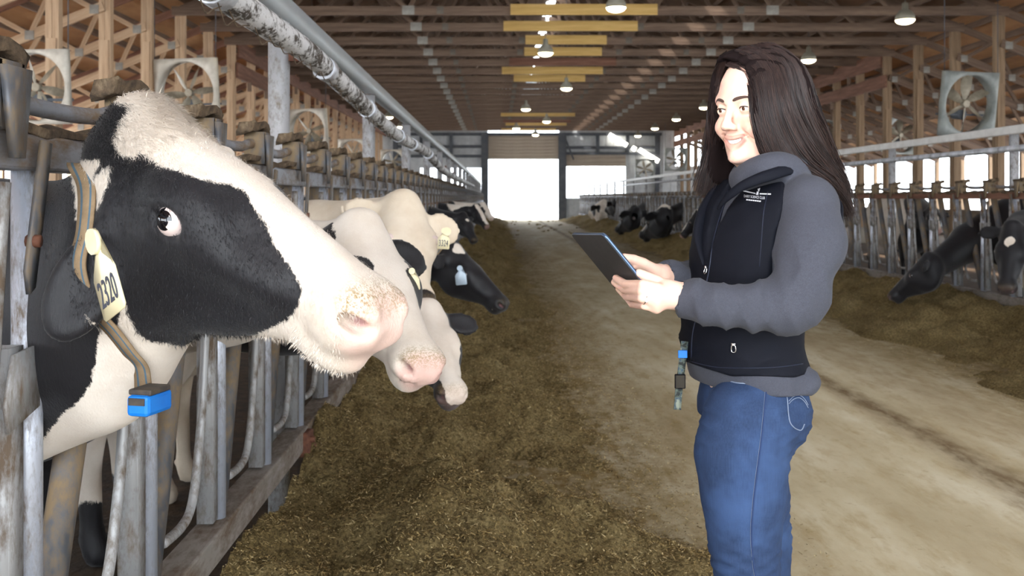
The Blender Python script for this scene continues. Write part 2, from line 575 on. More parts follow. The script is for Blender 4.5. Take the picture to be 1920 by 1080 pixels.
for i, y in enumerate(TY):
    if y < 8: continue
    for s in (-1, 1):
        x0 = XL if s < 0 else XR
        pxx = VX + x0 * F / y
        vis = 0 < pxx < 1920
        if s < 0:
            cl += vis
            lab = 'tan timber roof column, %s from the left edge of the picture' % ordn(cl) if vis else 'tan timber roof column outside the picture on the left'
            slab_ = 'sloping truss of the left side roof meeting the %s visible left column' % ordn(cl) if vis else 'sloping truss of the left side roof in front of the first visible column'
        else:
            cr += vis
            lab = 'brown timber roof column, %s from the right edge of the picture' % ordn(cr) if vis else 'brown timber roof column outside the picture on the right'
            slab_ = 'sloping truss of the right side roof meeting the %s visible right column' % ordn(cr) if vis else 'sloping truss of the right side roof before the first visible column'
        t = thing('timber_column', lab, 'column', (x0, y + .12, 0), group=None if vis else 'columns outside the picture')
        mm = M['tanz'] if s < 0 else M['midz']
        for dx in (-.055, .055):
            put('plank', box_me(.105, .15, CH + .2, mm, .006), t, T(x0 + dx, y + .13, (CH + .2) / 2))
        put('facing_board', box_me(.16, .04, 3.9 + .3 * (i % 3), mm, .004), t, T(x0, y + .03, (3.9 + .3 * (i % 3)) / 2))
        put('pier', box_me(.36, .34, .5, M['concretewall'], .02), t, T(x0, y + .13, .25))
        side_truss(y, s, slab_, None if vis else 'side trusses outside the picture')

# boarded headers along the column lines
def header(x, s, y0, y1, za, zb, lab, blocks):
    t = thing('header_beam', lab, 'beam', (x, y0, CZ + za))
    put('board', box_me(.06, y1 - y0, zb - za, M['browny']), t, T(x, (y0 + y1) / 2, CZ + (za + zb) / 2))
    for y in blocks:
        put('block', box_me(.09, .1, .25, M['darkz']), t, T(x, y, CZ + za - .1))
header(XL + .14, -1, 26.4, YE - .5, 3.75, 4.15, 'dark brown header board along the left columns', [30, 34, 38])
header(XL + .16, -1, 26.2, 31.2, 3.15, 3.55, 'short brown lower header board on the left columns', [27.5, 29.5])
header(XR - .14, 1, 28.4, YE - .5, 3.72, 4.15, 'reddish brown upper header board along the right columns', [31, 34, 37])
header(XR - .16, 1, 28.0, YE - .5, 3.1, 3.45, 'reddish brown lower header board along the right columns', [29.5, 32.5, 36])

# outer walls with open curtain sides
for s, x, nm in ((-1, WL, 'wall_left'), (1, WR, 'wall_right')):
    w = slab(nm, x - .1, x + .1, Y0, YE, 0, .95, M['concretewall'])
    put('eave_board', box_me(.1, YE - Y0, .3, M['tany' if s < 0 else 'midy']), w, T(x, (Y0 + YE) / 2, deck_z(x) - .2))
    for y in TY:
        put('wall_post', box_me(.14, .14, deck_z(x) - .95, M['tanz' if s < 0 else 'midz']), w, T(x, y, (.95 + deck_z(x)) / 2))
# far end wall: siding pieces around the openings (coordinates read at the wall's depth)
kx = lambda px: (px - VX) * YE / F
kz = lambda py: CZ + (VY - py) * YE / F
def wall_piece(nm, x0, x1, z0, z1, m, yy=YE, th=.12):
    o = put(nm, box_me(x1 - x0, th, z1 - z0, m), None, T((x0 + x1) / 2, yy + th / 2, (z0 + z1) / 2))
    o['kind'] = 'structure'
    return o
D1 = (kx(915), kx(1048), kz(299))
D2 = (kx(1060), kx(1173), kz(312), kz(371))
D0 = (kx(788), kx(903), kz(315), kz(356))
TOPZ = deck_z(XL) + .2
def siding(nm, x0, x1, z0, z1):
    o = wall_piece(nm, x0, x1, z0, z1, M['siding'])
    n = max(1, int((x1 - x0) / .45))
    for i in range(n):
        put('rib', box_me(.05, .04, z1 - z0, M['siding']), o, T(x0 + (i + .5) * (x1 - x0) / n, YE - .02, (z0 + z1) / 2))
    return o
siding('wall_far_1', WL, D0[0], 0, TOPZ)
siding('wall_far_2', D0[0], D0[1], D0[2], TOPZ)
siding('wall_far_3', D0[0], D0[1], 0, D0[3])
siding('wall_far_4', D0[1], D1[0], 0, TOPZ)
siding('wall_far_5', D1[1], D2[0], 0, TOPZ)
siding('wall_far_6', D2[0], D2[1], D2[2], TOPZ)
siding('wall_far_7', D2[0], D2[1], 0, D2[3])
siding('wall_far_8', D2[1], XR, 0, TOPZ)
siding('wall_far_9', XR, WR, 0, deck_z(WR))
# gable above the plates, the raised overhead door and frame steel
g = mesh_np('gable', [(WL, YE, deck_z(WL) - .3), (XL, YE, deck_z(XL)), (XC, YE, deck_z(XC)), (XR, YE, deck_z(XR)), (WR, YE, deck_z(WR) - .3), (XR, YE, TOPZ - .3), (XL, YE, TOPZ - .3), (XC, YE, TOPZ - .3)],
            [(0, 6, 1, 1), (6, 7, 2, 1), (7, 5, 3, 2), (5, 4, 3, 3)], [M['siding']]) if False else None
bm = bmesh.new()
pts = [(WL, 2.9), (XL, TOPZ - .1), (XR, TOPZ - .1), (WR, 2.9), (WR, deck_z(WR)), (XR, deck_z(XR)), (XC, deck_z(XC)), (XL, deck_z(XL)), (WL, deck_z(WL))]
vf = [bm.verts.new((x, YE + .02, z)) for x, z in pts]
f = bm.faces.new(vf)
r = bmesh.ops.extrude_face_region(bm, geom=[f])
bmesh.ops.translate(bm, vec=(0, .08, 0), verts=[v for v in r['geom'] if isinstance(v, bmesh.types.BMVert)])
me = bpy.data.meshes.new('gable')
bm.to_mesh(me)
bm.free()
me.materials.append(M['siding'])
o = put('wall_far_gable', me)
o['kind'] = 'structure'
d = thing('door_1', None, None, (D1[0], YE - .1, D1[2]), kind='structure')
nz = 8
for i in range(nz):
    h = (kz(250) - D1[2]) / nz
    put('door_plank', box_me(D1[1] - D1[0], .06, h + .005, M['doorpanel'], .03), d, T((D1[0] + D1[1]) / 2, YE - .08, D1[2] + (i + .5) * h))
d = thing('door_2', None, None, (D2[0], YE - .1, D2[2]), kind='structure')
for i in range(3):
    h = (kz(288) - D2[2]) / 3
    put('door_plank', box_me(D2[1] - D2[0], .06, h + .005, M['doorpanel'], .03), d, T((D2[0] + D2[1]) / 2, YE - .08, D2[2] + (i + .5) * h))
fr = thing('trim_1', None, None, (0, YE - .2, 0), kind='structure')
for px0, w in ((909, .45), (1054, .5), (742, .3), (846, .2), (1120, .2), (1176, .2), (1232, .3), (790, .18)):
    top = kz(250)
    bot = 0 if px0 in (909, 1054, 742, 1232) else kz(290)
    put('frame_post', box_me(w, .2, top - bot, M['steel']), fr, T(kx(px0), YE - .18, (top + bot) / 2))
for a, b, pz in ((742, 905, 262 + 13), (742, 905, 293), (1058, 1232, 277), (1058, 1232, 288), (742, 1240, 252)):
    put('girt', box_me(kx(b) - kx(a), .15, .18, M['steel']), fr, T((kx(a) + kx(b)) / 2, YE - .14, kz(pz)))
beam('brace', (kx(1056), YE - .3, kz(252)), (kx(1075), YE - .3, kz(300)), .08, .1, M['steel'], fr)
# glowing strips standing in for daylight through slanted gaps under the right roofline
lit = mat_emit('gap_daylight_glow', (1, .93, .8, 1), 9)
wn = 0
for a, b in (((1141, 253), (1174, 273)), ((1184, 277), (1190, 281)), ((1197, 281), (1233, 303))):
    wn += 1
    p, q = Vector((kx(a[0]), YE - .35, kz(a[1]))), Vector((kx(b[0]), YE - .35, kz(b[1])))
    o = beam('daylight_gap_strip_%d' % wn, p, q, .05, .26, lit)
    o['kind'] = 'structure'
# ------------------------------------------------------------------ headlocks
def cylVQ(p, q, r, k=12):
    return sweep_np(np.array([p, q], float), circ(r, k))
def boxVQ(c, d):
    c, d = np.array(c, float), np.array(d, float) / 2
    s = np.array([(-1, -1, -1), (1, -1, -1), (1, 1, -1), (-1, 1, -1), (-1, -1, 1), (1, -1, 1), (1, 1, 1), (-1, 1, 1)])
    return c + s * d, np.array([(3, 2, 1, 0), (4, 5, 6, 7), (0, 1, 5, 4), (1, 2, 6, 5), (2, 3, 7, 6), (3, 0, 4, 7)])
def joinVQ(lst):
    Vs, Qs, n = [], [], 0
    for V, Q in lst:
        Vs.append(V)
        Qs.append(Q + n)
        n += len(V)
    return np.vstack(Vs), np.vstack(Qs)
def prismVQ(pts, axis_vec):
    P = np.array(pts, float)
    k = len(P)
    V = np.vstack([P, P + np.array(axis_vec, float)])
    Q = [(i, (i + 1) % k, k + (i + 1) % k, k + i) for i in range(k)]
    for i in range(1, k - 1):
        Q.append((0, i + 1, i, i))
        Q.append((k, k + i, k + i + 1, k + i + 1))
    return V, np.array(Q)
def lumpy(V, a, seed):
    return V + a * np.stack([vnoise3(V + i * 9, 22, seed + 3 * i) for i in range(3)], 1)
def gridbox(c, d, n):
    """box with subdivided faces, for lumpy things"""
    bm = bmesh.new()
    bmesh.ops.create_cube(bm, size=1)
    bmesh.ops.subdivide_edges(bm, edges=bm.edges[:], cuts=n, use_grid_fill=True)
    V = np.array([v.co[:] for v in bm.verts]) * np.array(d) + np.array(c)
    Q = np.array([[v.index for v in f.verts] for f in bm.faces])
    bm.free()
    return V, Q
def stall_parts(s, zt, zb):
    """parts of one lock: s = +1 feed side towards +x; y = 0 at the fixed pole, gap, swing bar, next pole at .61"""
    P = []
    P.append(('pole', 'pole', cylVQ((0, 0, zb), (0, 0, zt + .02), .027, 16)))
    ch = [boxVQ((s * .012, -.070, zb + .36), (.006, .05, .70)), boxVQ((-s * .01, -.093, zb + .36), (.045, .006, .70)), boxVQ((-s * .01, -.047, zb + .36), (.045, .006, .70))]
    P.append(('channel', 'channel', joinVQ(ch)))
    P.append(('swing_bar', 'poledark', cylVQ((-s * .012, .05, zb + .03), (-s * .012, .43, zt + .04), .03, 14)))
    path = smooth_path([(s * .012, .09, zb + .10), (s * .012, .24, zb + .095), (s * .012, .325, zb + .13), (s * .012, .385, zb + .26), (s * .012, .43, zb + .45), (s * .012, .50, zt - .02)], 6)
    P.append(('release_rod', 'channel', sweep_np(path, circ(.013, 8))))
    lev = [(s * .05, .585, zt + .05), (s * .05, .55, zt + .055), (s * .05, .49, zt - .17), (s * .05, .50, zt - .21), (s * .05, .52, zt - .2)]
    P.append(('lever', 'poledark', prismVQ(lev, (s * .008, 0, 0))))
    P.append(('bolt', 'rust', cylVQ((s * .045, .515, zt - .12), (s * .068, .515, zt - .12), .011, 8)))
    P.append(('lock_plate', 'channel', prismVQ([(s * .02, -.10, zb + .70), (s * .02, -.13, zb + .62), (s * .02, -.12, zb + .57), (s * .02, .02, zb + .60), (s * .02, .03, zb + .71)], (s * .006, 0, 0))))
    br = [boxVQ((s * .012, .42, zt + .125), (.07, .012, .11)), boxVQ((s * .012, .50, zt + .125), (.07, .012, .11)), boxVQ((s * .012, .46, zt + .175), (.07, .085, .012)), prismVQ([(s * .05, .41, zt + .17), (s * .05, .50, zt + .17), (s * .05, .475, zt + .02), (s * .05, .44, zt + .02)], (s * .012, 0, 0))]
    P.append(('bracket', 'poledark', joinVQ(br)))
    rodp = smooth_path([(0, -.11, zt + .125), (0, .1, zt + .12), (0, .3, zt + .125), (0, .40, zt + .14), (0, .5, zt + .125)], 4)
    P.append(('lock_rod', 'rail', sweep_np(rodp, circ(.017, 8))))
    g1 = gridbox((0, .45, zt + .195), (.07, .16, .025), 4)
    g2 = gridbox((0, .16, zt + .075), (.055, .46, .018), 5)
    r = np.random.RandomState(3)
    P.append(('dirt_crust', 'grime', joinVQ([(lumpy(g1[0], .028, 1), g1[1]), (lumpy(g2[0], .02, 9), g2[1])])))
    return P
STALL = .61
def build_locks(s, X, zt, zb, ystart, npan, labf, grp, far):
    parts = stall_parts(s, zt, zb)
    fine = {}
    for n, mk, (V, Q) in parts:
        fine[n] = quads_me(n, V, Q, [M[mk]], n in ('pole', 'swing_bar', 'release_rod', 'lock_rod', 'dirt_crust'))
    PL = STALL * 5
    allV, allQ, mi, mats, n0 = [], [], [], [], 0
    for st in range(5):
        for n, mk, (V, Q) in parts:
            if n in ('bolt', 'dirt_crust'): continue
            tri = Q[:, 2] == Q[:, 3]
            if M[mk] not in mats: mats.append(M[mk])
            allV.append(V + np.array([0, st * STALL, 0]))
            allQ.append(Q + n0)
            mi += [mats.index(M[mk])] * len(Q)
            n0 += len(V)
    for bx in (boxVQ((0, PL / 2, zt + .035), (.06, PL, .065)), boxVQ((0, PL / 2, zb - .045), (.09, PL, .09))):
        if M['rail'] not in mats: mats.append(M['rail'])
        allV.append(bx[0])
        allQ.append(bx[1] + n0)
        mi += [mats.index(M['rail'])] * 6
        n0 += 8
    allQ = np.vstack(allQ)
    mi = np.array(mi)
    dg = allQ[:, 2] == allQ[:, 3]
    tri = np.vstack([allQ[:, :3], allQ[~dg][:, [0, 2, 3]]])
    farme = mesh_np('headlock_panel', np.vstack(allV), tri, mats, False, np.concatenate([mi, mi[~dg]]))
    for p in range(npan):
        y0 = ystart + p * PL
        mw = T(X, y0, 0)
        lab = labf(p)
        if y0 > far:
            o = put('headlock_panel', farme, None, mw)
            tag(o, lab, 'headlock', grp)
            continue
        t = thing('headlock_panel', lab, 'headlock', (X, y0, 0), group=grp)
        put('top_rail', box_me(.06, PL, .065, M['rail' if s > 0 else 'browny'], .006), t, T(X, y0 + PL / 2, zt + .035))
        put('bottom_rail', box_me(.09, PL, .09, M['curb'], .006), t, T(X, y0 + PL / 2, zb - .045))
        put('clamp', lumpy_clamp(), t, T(X + s * .045, y0 + PL - .06, zb - .06))
        for st in range(5):
            for n, mk, _ in parts:
                o = bpy.data.objects.new(n, fine[n])
                COL.objects.link(o)
                o.parent = t
                o.location = (0, st * STALL, 0)
_lc = []
def lumpy_clamp():
    if not _lc:
        a = joinVQ([gridbox((0, 0, 0), (.05, .09, .1), 3), cylVQ((.0, -.02, .02), (.045, -.02, .02), .014, 8), cylVQ((.0, .02, -.02), (.045, .02, -.02), .014, 8)])
        _lc.append(quads_me('clamp', lumpy(a[0], .004, 4), a[1], [M['rust']], False))
    return _lc[0]
XA, XB = -.85, 5.04
ZT, ZB = 1.445, .43
ZTR = 1.38
build_locks(1, XA, ZT, ZB, 1.80 - .61, 19, lambda p: 'galvanised headlock panel of the left feed fence, %s from the camera' % ordn(p + 1), 'left headlock panels', 24)
build_locks(-1, XB, ZTR, ZB, 9.1 - 3.05, 18, lambda p: 'galvanised headlock panel of the right feed fence, %s from the camera' % ordn(p + 1), 'right headlock panels', 24)

# posts, channel beam and water pipe above the left fence
PX = -.955
for k in range(18):
    y = 4.36 + 3.05 * k
    h = CZ + (.80 if k == 0 else .765)
    t = thing('fence_post', 'round galvanised fence post of the left fence, %s from the camera' % ordn(k + 1), 'post', (PX, y, 0), group='left fence posts')
    put('tube', cyl_me(.047, h, M['post'], 20), t, T(PX, y, h / 2))
    put('cap', cyl_me(.05, .012, M['rail'], 20), t, T(PX, y, h))
    if k < 6:
        put('pipe_clip', box_me(.1, .03, .05, M['rust']), t, T(PX + .06, y, CZ + .62 - .03 * k))
def cbeam(y0, y1, x, z):
    w, h, th = .07, .10, .008
    prof = [(0, 0), (w, 0), (w, .02), (w - th, .02), (w - th, th), (th, th), (th, h - th), (w - th, h - th), (w - th, h - .02), (w, h - .02), (w, h), (0, h)]
    P = [(x + .075 - a, y0, z + b) for a, b in prof]
    n = len(P)
    V = np.vstack([P, [(a, y1, c) for a, b, c in P]])
    Q = np.array([(i, (i + 1) % n, n + (i + 1) % n, n + i) for i in range(n)])
    V0 = np.array([x, y0, z])
    return put('channel_beam', quads_me('channel_beam', V - V0, Q, [M['beam']], False), None, T(*V0))
tag(cbeam(-.4, 58, PX - .02, CZ + .765), 'galvanised steel channel beam along the tops of the left fence posts', 'beam')
pp = [(-.82, -.6, CZ + .60), (-.82, 1.5, CZ + .605), (-.82, 3.15, CZ + .61), (-.82, 4.36, CZ + .625), (-.82, 5.6, CZ + .585), (-.82, 6.8, CZ + .54), (-.81, 8.6, CZ + .50), (-.78, 11, CZ + .50), (-.74, 12.5, CZ + .40), (-.72, 16, CZ + .34), (-.72, 30, CZ + .34)]
t = thing('water_pipe', 'thick flaking white and grey pipe slung along the left fence posts', 'pipe', (-.82, 1.5, CZ + .6))
tube('pipe_run', pp, .05, M['pipe'], t, 10, 16)
for y in (2.9, 4.75, 6.3, 8.2, 9.4, 11.2):
    z = np.interp(y, [a[1] for a in pp], [a[2] for a in pp])
    x = np.interp(y, [a[1] for a in pp], [a[0] for a in pp])
    rod('coupling', (x, y - .06, z), (x, y + .06, z), .057, M['galv'], t)
cob = []
for i in range(26):
    y = 2.4 + i * .21 + random.uniform(-.06, .06)
    z = np.interp(y, [a[1] for a in pp], [a[2] for a in pp]) - .055
    d = random.uniform(.01, .05)
    cob.append([(-.80, y, z + .005), (-.80, y + .04, z - d * .4), (-.80, y + .09, z - d), (-.80, y + .16, z - d * .5), (-.80, y + .24, z + .0)])
V, Q = joinVQ([sweep_np(smooth_path(c, 4), circ(.0022, 5)) for c in cob])
o = put('cobweb_strings', quads_me('cobweb', V - np.array([-.8, 3, 2]), Q, [M['grime']], True), None, T(-.8, 3, 2))
tag(o, 'dusty cobweb strings hanging under the thick left pipe', 'cobweb', kind='stuff')

# right fence: posts, white top rail, bluish pipe below
for k in range(17):
    y = 9.9 + 3.05 * k
    t = thing('fence_post', 'round steel fence post of the right fence, %s from the right picture edge' % ordn(k + 1), 'post', (XB + .1, y, 0), group='right fence posts')
    put('tube', cyl_me(.045, CZ + .68, M['post'], 16), t, T(XB + .1, y, (CZ + .68) / 2))
    put('cap', cyl_me(.05, .012, M['rail'], 16), t, T(XB + .1, y, CZ + .68))
o = put('top_rail', box_me(.05, 52, .085, M['whiterail'], .01), None, T(XB + .05, 33.5, CZ + .665))
tag(o, 'long whitish rail along the top of the right fence posts', 'rail')
o = rod('water_pipe', (XB + .0, 7.5, CZ + .475), (XB + .0, 58, CZ + .475), .032, M['galv'])
tag(o, 'long grey blue pipe below the top rail of the right fence', 'pipe')

# ------------------------------------------------------------------ fans
def fan_parts(size, mk):
    R = size * .46
    n = 48
    th = np.linspace(0, 2 * np.pi, n, endpoint=False)
    h = size / 2
    sq = []
    for a in th:
        c, s_ = math.cos(a), math.sin(a)
        k = h / max(abs(c), abs(s_))
        sq.append((c * k, s_ * k))
    sq = np.array(sq)
    ci = np.stack([R * np.cos(th), R * np.sin(th)], 1)
    dp = size * .1
    rings = [np.c_[sq, np.full(n, dp)], np.c_[sq, np.zeros(n)], np.c_[ci, np.zeros(n)], np.c_[ci * .97, np.full(n, .05)], np.c_[ci * .97, np.full(n, dp + .08)], np.c_[ci * 1.0, np.full(n, dp + .08)], np.c_[ci, np.full(n, dp)]]
    rings.append(rings[0])
    V = np.vstack(rings[:-1])
    Q = []
    m = len(rings) - 1
    for i in range(m):
        a, b = i * n, ((i + 1) % m) * n
        for j in range(n):
            Q.append((a + j, a + (j + 1) % n, b + (j + 1) % n, b + j))
    hous = mesh_np('fan_housing', V, Q, [M[mk]])
    # curved blade
    bv, bq = [], []
    nr, nc = 7, 5
    for side in (0, 1):
        for i in range(nr):
            r = .08 + (R * .95 - .08) * i / (nr - 1)
            wd = (.05 + .11 * math.sin(min(1, i / (nr - 1) * 1.25) * math.pi * .62)) * size
            tw = math.radians(62 - 36 * i / (nr - 1))
            for j in range(nc):
                u = (j / (nc - 1) - .5) * wd
                bv.append((u * math.sin(tw) + .02, r, .12 * size + u * math.cos(tw) + .05 * (u / wd) ** 2 + side * .006))
    for side in (0, 1):
        o = side * nr * nc
        for i in range(nr - 1):
            for j in range(nc - 1):
                a = o + i * nc + j
                q = (a, a + 1, a + nc + 1, a + nc)
                bq.append(q if side else q[::-1])
    blade = mesh_np('fan_blade', bv, bq, [M['blade']], True)
    return hous, blade
def fan(px, py, Y, size, yaw, tilt, mk, lab, hang=True):
    c = at(px, py, Y)
    rot = Matrix.Rotation(yaw, 4, 'Z') @ Matrix.Rotation(math.pi / 2 + tilt, 4, 'X')   # local z looks away from the camera
    rot = Matrix.Rotation(yaw, 4, 'Z') @ Matrix.Rotation(tilt, 4, 'X') @ Matrix(((1, 0, 0, 0), (0, 0, 1, 0), (0, -1, 0, 0), (0, 0, 0, 1)))
    t = thing('barn_fan', lab, 'fan', c, rot)
    hous, blade = FANS[mk] if (mk in FANS) else FANS.setdefault(mk, fan_parts(1.28, mk))
    s = size / 1.28
    B = MW[t.name]
    put('housing', hous, t, B @ Matrix.Scale(s, 4))
    a0 = random.uniform(0, 1)
    for i in range(6):
        put('blade', blade, t, B @ Matrix.Scale(s, 4) @ Matrix.Rotation(a0 + i * math.pi / 3, 4, 'Z'))
    put('hub', cyl_me(.075 * s, .1, M['blade'], 16), t, B @ T(0, 0, .15 * s))
    put('motor', cyl_me(.1 * s, .25, M['steel'], 16), t, B @ T(.0, .22 * s, .32 * s))
    put('motor_bar', box_me(1.2 * s, .04, .03, M['steel']), t, B @ T(0, .22 * s, .24 * s))
    if hang:
        for dx in (-.5, .5):
            p = B @ Vector((dx * size, -.5 * size, .06))
            rod('hanging_rod', p, (p.x, p.y, deck_z(p.x) + .02), .008, M['steel'], t, 6)
FANS = {}
fan(60, 163, 13.6, 1.02, math.radians(-6), .08, 'fanbox', 'square barn fan at the left edge, half behind a tan column')
fan(347, 174, 19.8, 1.36, math.radians(-14), .1, 'fanbox', 'square white barn fan with six blades above the nearest cow')
fan(575, 246, 32.4, 1.45, math.radians(-22), .1, 'fanbox', 'square barn fan just right of the nearest round post')
fan(661, 289, 42.5, 1.3, math.radians(-14), .1, 'fanbox', 'small square barn fan between the two nearest round posts')
fan(735, 303, 54, 1.3, math.radians(-14), .1, 'fanbox', 'smallest barn fan far down the left side')
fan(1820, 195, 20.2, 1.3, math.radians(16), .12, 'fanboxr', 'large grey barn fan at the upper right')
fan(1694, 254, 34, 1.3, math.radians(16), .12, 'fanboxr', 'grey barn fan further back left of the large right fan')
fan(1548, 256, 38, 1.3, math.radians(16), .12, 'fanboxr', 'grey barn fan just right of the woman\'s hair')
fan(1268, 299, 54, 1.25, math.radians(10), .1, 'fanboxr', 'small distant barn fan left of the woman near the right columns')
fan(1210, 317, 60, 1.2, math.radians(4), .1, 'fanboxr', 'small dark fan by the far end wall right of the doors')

# ------------------------------------------------------------------ lamps
lampglow = mat_emit('lamp_glow', (1, .86, .55, 1), 14)
lampshade = mat_plain('lamp_shade', lin(150, 145, 130), .5, .3)
def lathe(prof, k=20):
    V, Q = [], []
    th = np.linspace(0, 2 * np.pi, k, endpoint=False)
    for r, z in prof:
        for a in th:
            V.append((r * math.cos(a), r * math.sin(a), z))
    for i in range(len(prof) - 1):
        for j in range(k):
            Q.append((i * k + j, i * k + (j + 1) % k, (i + 1) * k + (j + 1) % k, (i + 1) * k + j))
    return np.array(V), np.array(Q)
V, Q = lathe([(.2, 0), (.205, .0), (.19, .1), (.12, .2), (.07, .22), (.06, .36), (.02, .38)])
shade_me = mesh_np('lamp_shade', V, Q, [lampshade], True)
V, Q = lathe([(.001, -.085), (.08, -.08), (.15, -.055), (.185, -.02), (.197, .02)])
glow_me = mesh_np('lamp_lens', V, Q, [lampglow], True)
LAMPS = [(1155, 15, 19.5), (1023, 100, 25.6), (1062, 166, 33.9), (986, 205, 41.9), (1025, 228, 48.6), (968, 241, 53.5), (1004, 253, 59),
         (1697, 38, 20.8), (1516, 113, 26.9), (1320, 202, 41), (1268, 224, 47.3), (1228, 241, 53.5), (1196, 255, 60),
         (468, 10, 19.2), (585, 102, 25.8), (657, 161, 33), (729, 220, 46), (752, 238, 52)]
for i, (px, py, Y) in enumerate(LAMPS):
    row, k = ('middle', i + 1) if i < 7 else (('right', i - 6) if i < 13 else ('left', i - 12))
    c = at(px, py, Y)
    t = thing('high_bay_lamp', 'glowing round hanging lamp of the %s row, %s from the top of the picture' % (row, ordn(k)), 'lamp', c, group='hanging lamps')
    put('lamp_shade', shade_me, t, T(*c))
    put('lamp_lens', glow_me, t, T(*c))
    rod('cord', c + Vector((0, 0, .37)), (c.x, c.y, deck_z(c.x) + .02), .008, M['steel'], t, 6)

# ------------------------------------------------------------------ feed piles
def feed_mat(name):
    t = NT(name)
    v = t.coords((1, 1, 1))
    v2 = t.coords((1, .6, 1))
    n1 = t.noise(v2, 3.0, 6, .65)
    n2 = t.noise(v, 70, 6, .75, .6)
    n3 = t.noise(v, 190, 4, .7)
    c = t.ramp(n1, [(.25, lin(116, 98, 62)), (.45, lin(150, 130, 88)), (.62, lin(168, 148, 104)), (.8, lin(182, 162, 120))])
    c = t.mix(.75, c, t.ramp(n2, [(.32, lin(44, 36, 18)), (.5, lin(116, 98, 58)), (.62, lin(146, 124, 76)), (.74, lin(190, 168, 116))]), 'MULTIPLY') if False else t.mix(t.ramp(n2, [(.38, (.9, .9, .9)), (.6, (0, 0, 0))]), c, lin(58, 46, 25))
    c = t.mix(t.ramp(n3, [(.58, (0, 0, 0)), (.72, (.7, .7, .7))]), c, lin(178, 154, 100))
    t.col(c)
    t.set(.95, 0, .1)
    t.bump(t.math('ADD', n2, t.math('MULTIPLY', n3, .5)), .9, .02)
    return t.m
M['feed'] = feed_mat('chopped_feed')
def straw_mat():
    t = NT('feed_bits')
    a = t.n('Attribute')
    a.attribute_name = 'tone'
    t.col(t.ramp(a.outputs['Fac'], [(0, lin(56, 46, 26)), (.35, lin(112, 94, 58)), (.6, lin(144, 122, 78)), (.82, lin(180, 156, 104)), (1, lin(222, 202, 154))]))
    t.set(.9, 0, .15)
    return t.m
M['straw'] = straw_mat()
def add_attr(me, name, vals):
    a = me.attributes.new(name, 'FLOAT', 'POINT')
    a.data.foreach_set('value', np.asarray(vals, np.float32))
def feedL(x, y):
    """height of the left pile"""
    u = (x + .80)
    edge = 1.42 + .10 * vnoise(y * .9, y * 0 + 2.2, 11) + .10 * vnoise(y * 2.3, y * 0 + 8.2, 12) + .06 * vnoise(y * 7, y * 0 + 5.2, 13)
    edge = edge + .42 * np.exp(-((y - 3.72) / .28) ** 2) - .1 * np.exp(-((y - 5.2) / .7) ** 2)
    t = np.clip(1 - u / edge, 0, 1)
    base = .36 * t ** 1.15
    m = np.clip(t * 3, 0, 1)
    r = .11 * vnoise(x * 1.7 + .3 * y, y * 1.5, 21) + .06 * vnoise(x * 4.1, y * 3.6, 22) + .034 * vnoise(x * 9, y * 8, 23) + .018 * vnoise(x * 22, y * 20, 24) + .009 * vnoise(x * 55, y * 50, 25)
    dip = -.10 * np.exp(-(((x + .08) / .32) ** 2 + ((y - 5.0) / .5) ** 2)) + .07 * np.exp(-(((x - .15) / .3) ** 2 + ((y - 3.9) / .35) ** 2)) + .05 * np.exp(-(((x + .3) / .25) ** 2 + ((y - 3.1) / .4) ** 2))
    return base + m * (r + dip) - .012 * (1 - m)
def feedR(x, y):
    u = (4.98 - x)
    edge = 1.28 + .16 * vnoise(y * .7, y * 0 + 2.2, 31) + .10 * vnoise(y * 1.9, y * 0 + 8.2, 32) + .05 * vnoise(y * 6, y * 0 + 5.2, 33)
    t = np.clip(1 - u / edge, 0, 1)
    m = np.clip(t * 3, 0, 1)
    r = .14 * vnoise(x * 1.5, y * 1.1, 41) + .06 * vnoise(x * 4.1, y * 3.6, 42) + .028 * vnoise(x * 10, y * 9, 43) + .012 * vnoise(x * 27, y * 27, 44)
    return .38 * t ** 1.1 + m * r - .012 * (1 - m)
